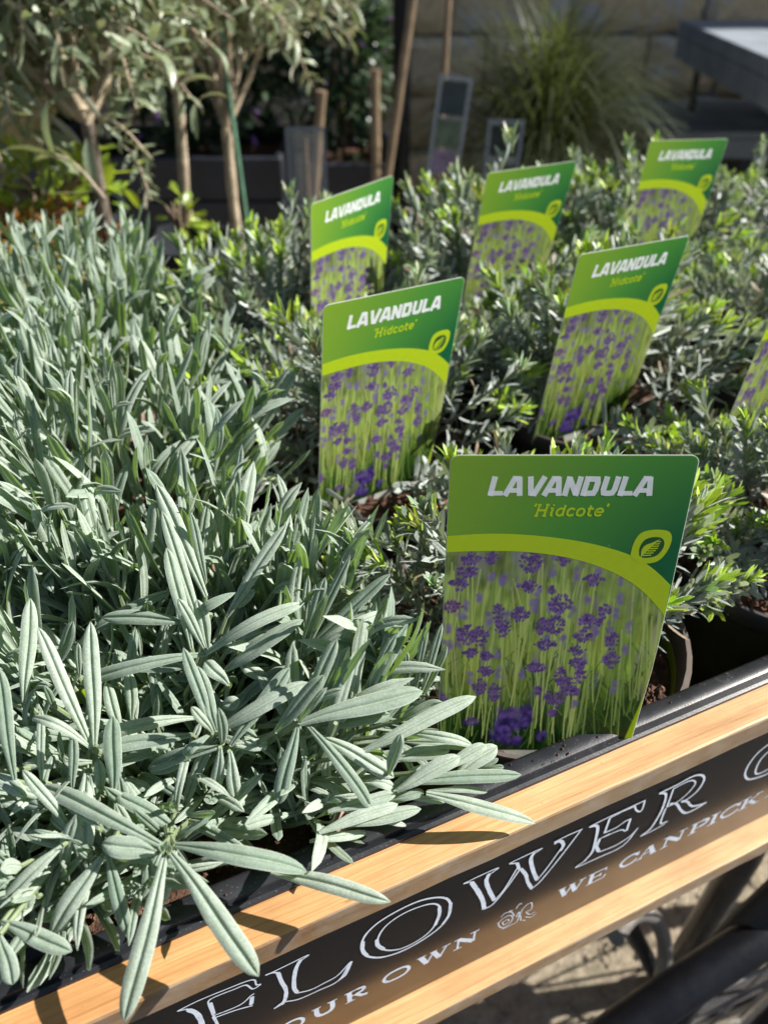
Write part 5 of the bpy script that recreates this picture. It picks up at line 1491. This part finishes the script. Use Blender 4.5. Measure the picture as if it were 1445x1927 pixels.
def cloud_items(r, centre, rad, n, lsize, shell=.5, bank_n=6, droop=0.0):
    items = []
    for _ in range(n):
        d = Vector((r.gauss(0, 1), r.gauss(0, 1), r.gauss(0, 1))).normalized()
        q = r.uniform(shell, 1)**.6
        lump = 1 + .22*math.sin(d.x*7+1)*math.sin(d.y*6+d.z*5)
        p = Vector(centre) + Vector((d.x*rad[0], d.y*rad[1], d.z*rad[2]))*q*lump
        dd = (d + Vector((r.gauss(0, .6), r.gauss(0, .6), r.gauss(0, .6)-droop))).normalized()
        items.append((r.randrange(bank_n), frame(p, dd, Vector((r.gauss(0, .5), r.gauss(0, .5), 1)), lsize*r.uniform(.7, 1.25))))
    return items

def leafbank(shapes):
    return [small_leaf(1.0, w, a) for w, a in shapes]
OL = leafbank([(.20, .05), (.24, .12), (.17, -.04), (.22, .16), (.26, .0), (.19, .1)])
OL_ME = [np_mesh('olive_leaf', v, f, st=s, mats=[M['olive']]) for v, f, s in OL]

def olive_tree(base, fork, crown_c, crown_r, trunk_r, label, seed, n_twigs=150, leaf=.055, cane=None, low=()):
    r = random.Random(seed)
    t = empty('olive_tree', (base[0], base[1], 0)); tag(t, label, 'tree', 'small olive trees on bare trunks')
    B = Vector(base)-t.location; F_ = Vector(fork)-t.location; Cc = Vector(crown_c)-t.location
    tp = smoothcurve([B, B.lerp(F_, .35)+Vector((.006, 0, 0)), B.lerp(F_, .7)-Vector((.005, 0, 0)), F_], 7)
    mb = MB(); mb.tube(tp, [trunk_r*(1.12-.25*i/len(tp))*(1+.08*math.sin(i*1.9)) for i in range(len(tp))], 12); mb.build('trunk', M['bark_shaded' if seed == 41 else 'bark'], t)
    items = []; tw = MB()
    for i in range(9):
        az = i*2.399+r.uniform(-.3, .3); q = r.uniform(.35, .8)
        e = Cc + Vector((math.cos(az)*crown_r[0]*q, math.sin(az)*crown_r[1]*q, r.uniform(-.2, .75)*crown_r[2]))
        mid = F_.lerp(e, .45)+Vector((r.uniform(-.02, .02), r.uniform(-.02, .02), -.02))
        b = MB(); pts = smoothcurve([F_, mid, e], 6); b.tube(pts, [trunk_r*(.62-.42*k/len(pts)) for k in range(len(pts))], 8); b.build('branch', M['bark'], t)
    def twig(p0, p1, n=9, ls=leaf):
        pts = smoothcurve([p0, p0.lerp(p1, .5)+Vector((0, 0, .012)), p1], 3)
        tw.tube(pts, [.0022-.0014*k/len(pts) for k in range(len(pts))], 5)
        d = (p1-p0).normalized(); a1 = d.orthogonal().normalized(); a2 = d.cross(a1)
        for k in range(n):
            s = (k+.5)/n; p = p0.lerp(p1, s)
            for h in (0, math.pi):
                a = k*math.pi/2+h+r.uniform(-.4, .4)
                side = a1*math.cos(a)+a2*math.sin(a)
                ld = (d*.75+side*.85+Vector((0, 0, .1))).normalized()
                items.append((r.randrange(6), frame(p, ld, Vector((r.gauss(0, .5), r.gauss(0, .5), 1)), ls*r.uniform(.7, 1.15))))
    for i in range(n_twigs):
        d = Vector((r.gauss(0, 1), r.gauss(0, 1), r.gauss(0, 1))).normalized()
        q = r.uniform(.15, .8)
        p0 = Cc + Vector((d.x*crown_r[0], d.y*crown_r[1], d.z*crown_r[2]))*q*(1+.2*math.sin(5*d.x+3*d.z))
        p1 = p0 + (d+Vector((r.gauss(0, .5), r.gauss(0, .5), r.gauss(0, .5)))).normalized()*r.uniform(.06, .12)
        twig(p0, p1, 7)
    for p0, p1, ls, nn in low:
        twig(Vector(p0)-t.location, Vector(p1)-t.location, nn, ls)
    o = tw.build('twigs', M['bark'], t); o['kind'] = 'stuff'
    items.sort(key=lambda it: ((it[1].translation+t.location)-CAMP).length)
    for k, m in items[:280]:
        o = link('leaf', OL_ME[k], t); o.matrix_local = m
    V, F, S, _ = join_np(OL, items[280:], seed)
    o = link('crown', np_mesh('crown', V, F, st=S, mats=[M['olive']]), t); o['kind'] = 'stuff'
    # pot on the ground
    mb = MB(); mb.lathe([(.10, 0), (.105, .002), (.135, .24), (.142, .245), (.142, .262), (.134, .262), (.128, .24), (.001, .235)], 32)
    mb.build('pot', M['pot_dark'], t)
    if cane:
        mb = MB(); mb.tube([Vector(c)-t.location for c in cane], .0042, 8); mb.build('cane', M['cane'], t)
        c0, c1 = Vector(cane[0])-t.location, Vector(cane[1])-t.location
        m = c0.lerp(c1, .55); mb = MB()
        mb.tube([m+Vector((.012*math.cos(a)-.006, .012*math.sin(a), 0)) for a in [k*.7 for k in range(10)]], .0012, 5); mb.build('tie', M['cane'], t)
    return t

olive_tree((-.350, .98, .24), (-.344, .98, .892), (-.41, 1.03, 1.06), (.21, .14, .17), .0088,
           'olive tree at the far left with a low hanging branch and thick trunk darkened for shade', 41, 270, .042,
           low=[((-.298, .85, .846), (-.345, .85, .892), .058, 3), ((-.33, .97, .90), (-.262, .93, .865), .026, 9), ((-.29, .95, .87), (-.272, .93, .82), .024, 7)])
olive_tree((-.345, 1.30, .24), (-.310, 1.30, .860), (-.31, 1.32, 1.12), (.17, .15, .20), .0088,
           'olive tree with the straight thin middle trunk, between the other two', 42, 170, .038,
           cane=None)
olive_tree((-.256, 1.40, .24), (-.262, 1.40, .795), (-.235, 1.46, 1.06), (.155, .13, .17), .0095,
           'olive tree nearest the wall side with a pale trunk tied to a green cane', 43, 260, .034,
           cane=((-.232, 1.39, .24), (-.252, 1.385, .95)))

# yellow-green and russet shrubs at the left, in pots on the ground
SH = leafbank([(.42, .05), (.38, .12), (.46, .0), (.4, .1), (.36, .05), (.44, .08)])
def shrub(centre, rad, n, ls, mat, label, name, cat, seed, base_r=.09, droop=0.0, group=None, extra=None, pot=True, bank=SH, shell=.3):
    r = random.Random(seed)
    t = empty(name, (centre[0], centre[1], 0)); tag(t, label, cat, group)
    c = Vector((0, 0, centre[2]))
    it = cloud_items(r, c, rad, n, ls, shell, 6, droop)
    it.sort(key=lambda i: ((i[1].translation+t.location)-CAMP).length)
    V, F, S, _ = join_np(bank, it, seed)
    o = link('foliage', np_mesh('foliage', V, F, st=S, mats=[mat]), t); o['kind'] = 'stuff'
    if extra:
        m2, n2, l2 = extra
        V, F, S, _ = join_np(bank, cloud_items(r, c, [q*1.05 for q in rad], n2, l2, .7, 6), seed+1)
        o = link('blossom', np_mesh('blossom', V, F, st=S, mats=[m2]), t); o['kind'] = 'stuff'
    zb = max(.05, centre[2]-rad[2]*.8)
    st = MB()
    for k in range(9):
        a = k*2.4; st.tube([(0, 0, zb-.06), (math.cos(a)*rad[0]*.3, math.sin(a)*rad[1]*.3, centre[2]-rad[2]*.2), (math.cos(a)*rad[0]*.7, math.sin(a)*rad[1]*.7, centre[2]+rad[2]*.5)], [.004, .003, .0015], 6)
    o = st.build('stems', M['twig'], t); o['kind'] = 'stuff'
    if pot:
        h = zb
        mb = MB(); mb.lathe([(base_r*.8, 0), (base_r*.82, .002), (base_r*1.1, h-.01), (base_r*1.16, h-.008), (base_r*1.16, h), (base_r*1.08, h), (base_r*1.02, h-.03), (.001, h-.035)], 28)
        mb.build('pot', M['slate'], t)
    return t
shrub((-.46, 1.08, .795), (.11, .08, .040), 170, .034, M['shrub'], 'lime green leafy shrub under the hanging olive branch at the left', 'leafy_shrub', 'shrub', 51)
shrub((-.437, .99, .745), (.10, .08, .045), 900, .018, M['redleaf'], 'russet and olive leaved mound below the lime shrub at the left edge', 'russet_shrub', 'shrub', 52)
shrub((-.46, .90, .735), (.09, .05, .03), 200, .026, M['yellow'], 'small golden leaved plant at the far left edge behind the felted lavender', 'golden_plant', 'plant', 53)
shrub((-.285, 1.10, .745), (.025, .03, .035), 22, .026, M['shrub'], 'lime green shrub behind the thick shade-darkened olive trunk', 'leafy_shrub', 'shrub', 54, base_r=.06)
# shaded evergreens along the wall
DG = 'shaded evergreens growing in the troughs'
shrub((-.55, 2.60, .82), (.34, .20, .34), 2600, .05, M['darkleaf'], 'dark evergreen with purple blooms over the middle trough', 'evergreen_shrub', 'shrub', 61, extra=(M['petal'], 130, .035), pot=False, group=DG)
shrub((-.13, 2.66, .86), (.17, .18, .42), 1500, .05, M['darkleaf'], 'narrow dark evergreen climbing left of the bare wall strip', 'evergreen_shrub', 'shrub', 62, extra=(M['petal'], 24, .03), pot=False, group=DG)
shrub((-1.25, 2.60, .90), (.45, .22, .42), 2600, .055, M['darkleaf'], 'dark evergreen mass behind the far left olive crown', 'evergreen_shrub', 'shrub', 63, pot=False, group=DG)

# big pale bowl in the upper left
bw = MB(); bw.lathe([(.001, 0), (.05, .0), (.14, .05), (.20, .13), (.212, .16), (.205, .163), (.19, .13), (.13, .06), (.001, .02)], 40)
o = bw.build('garden_bowl', simple('olive_glazed_bowl', (.20, .18, .07), .35, .15, 12, .1, .001)); o.location = (-.80, 1.55, .66)
tag(o, 'wide olive coloured bowl raised up at the upper left behind the leaves', 'bowl')
mb = MB(); mb.lathe([(.11, 0), (.10, .02), (.05, .06), (.045, .56), (.09, .618), (.001, .6185)], 28); o = mb.build('bowl_stand', M['slate']); o.location = (-.80, 1.55, .04)
tag(o, 'dark pedestal carrying the olive coloured bowl at the left', 'pedestal')

# ornamental grass in a dark pot
gr = empty('ornamental_grass', (.50, 2.60, 0)); tag(gr, 'big dark arching grass clump in a pot before the stone wall', 'grass plant')
r = random.Random(71); items = []
BL = [leaf_grid(1.0, .010, a, 0, nseg=9, cross=(-1, 0, 1), base_w=.6, peak=.3, thick=.1) for a in (.05, .12, .2, .28, .34)]
for i in range(1700):
    az = r.uniform(0, 6.28); el = r.uniform(-.1, 1.3)
    d = Vector((math.cos(az)*math.cos(el), math.sin(az)*math.cos(el), math.sin(el)))
    k = 0 if el > 1.3 else r.randrange(1, 5)
    items.append((k, frame(Vector((math.cos(az)*.04, math.sin(az)*.04, .40)), d, Vector((0, 0, 1)), r.uniform(.32, .60))))
V, F, S, _ = join_np(BL, items, 2)
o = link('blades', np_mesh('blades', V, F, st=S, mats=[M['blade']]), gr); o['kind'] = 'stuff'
mb = MB(); mb.lathe([(.11, 0), (.115, .002), (.15, .38), (.158, .385), (.158, .41), (.148, .41), (.14, .38), (.001, .375)], 32); mb.build('pot', M['slate'], gr)

# black post, canes and hanging sleeves
mb = MB(); mb.tube([(.052, 2.52, 0), (.052, 2.52, 2.3)], .027, 14); mb.tube([(.052, 2.52, 0), (.052, 2.52, .02)], .07, 14)
o = mb.build('steel_post', M['black_metal']); tag(o, 'round black post rising before the wall left of the grass clump', 'post')
def cane(p0, p1, rad, label, mat='bamboo'):
    a, b = Vector(p0), Vector(p1); d = b-a
    mb = MB(); n = 24
    mb.tube([a+d*i/n for i in range(n+1)], [rad*(1.12 if i % 6 == 0 else 1) for i in range(n+1)], 10)
    o = mb.build('bamboo_cane', M[mat]); tag(o, label, 'cane', 'canes standing in the shaded pots')
    return o
cane((-.060, 2.2, .02), (.126, 2.2, 1.3), .011, 'leaning cane crossing in front of the black post')
cane((-.020, 2.30, .02), (-.024, 2.30, .74), .013, 'short thick cane just left of the black post')
cane((-.24, 2.02, .02), (-.146, 2.02, .74), .012, 'short cane standing behind the empty clear sleeve')
cane((.145, 2.27, .02), (.168, 2.27, 1.4), .008, 'tall thin cane right of the black post')
def sleeve(p, w, h, rx, ry, label, pics):
    t = empty('hanging_sleeve', p); t.rotation_euler = (rx, ry, 0); tag(t, label, 'tag', 'clear plastic care tags')
    mb = MB(); mb.box((-w/2, -.0006, -h/2), (w/2, .0006, h/2)); mb.build('clear_sheet', M['clear'], t, smooth=False)
    mb = MB()
    mb.box((-w/2, -.0016, -h/2), (-w/2+.006, -.0008, h/2)); mb.box((w/2-.006, -.0016, -h/2), (w/2, -.0008, h/2)); mb.box((-w/2+.0062, -.0016, h/2-.006), (w/2-.0062, -.0008, h/2))
    mb.build('border', M['dim_tag'], t, smooth=False)
    for k, (z0, z1, c) in enumerate(pics):
        m = simple('tag_picture', c, .4, .5, 40, .1, .0005)
        mb = MB(); mb.box((-w/2+.009, -.0015, h*(z0-.5)), (w/2-.009, -.0008, h*(z1-.5))); mb.build('printed_picture', m, t, smooth=False)
    mb = MB(); mb.tube([(0, .003, -h/2-.35), (0, .003, h/2-.02)], .003, 6); mb.build('stick', M['bamboo'], t)
sleeve((-.153, 1.62, .665), .078, .165, -.1, 0.0, 'empty clear care tag with pale border, left of the bright leftmost label', [])
sleeve((.143, 1.85, .698), .072, .20, -.15, .12, 'tall clear care tag with small dark and mauve pictures, right of the leaning cane', [(.62, .95, (.015, .025, .03)), (.3, .58, (.06, .09, .06)), (.03, .26, (.15, .12, .19))])
sleeve((.247, 1.72, .655), .075, .17, -.1, .04, 'clear care tag with a dark picture in front of the grass clump', [(.6, .93, (.012, .02, .02)), (.12, .5, (.05, .08, .05))])

# spilled compost on the tray rim and beside the front pot
cr = MB(); r = random.Random(88)
CIi = CI.inverted()
def crumb(p, s):
    oc = [Vector(p) + Vector(d)*s*r.uniform(.6, 1.15) for d in ((1,0,0),(0,1,0),(-1,0,0),(0,-1,0),(0,0,.9),(0,0,-.7))]
    cr.add(oc, [(0,1,4),(1,2,4),(2,3,4),(3,0,4),(1,0,5),(2,1,5),(3,2,5),(0,3,5)])
for _ in range(70):
    u = r.uniform(-.12, .42)
    crumb(CIi @ Vector((u, r.uniform(.004, .013), RIM+.0040)), r.uniform(.0003, .0009))
for _ in range(40):
    crumb((.1330+r.gauss(0, .006), .2400+r.gauss(0, .004), RIM-.004+abs(r.gauss(0, .002))), r.uniform(.0008, .0028))
o = cr.build('compost_crumbs', M['soil'], smooth=False)
tag(o, 'dark compost crumbs spilled on the tray rim by the front pot', 'compost', None, 'stuff')
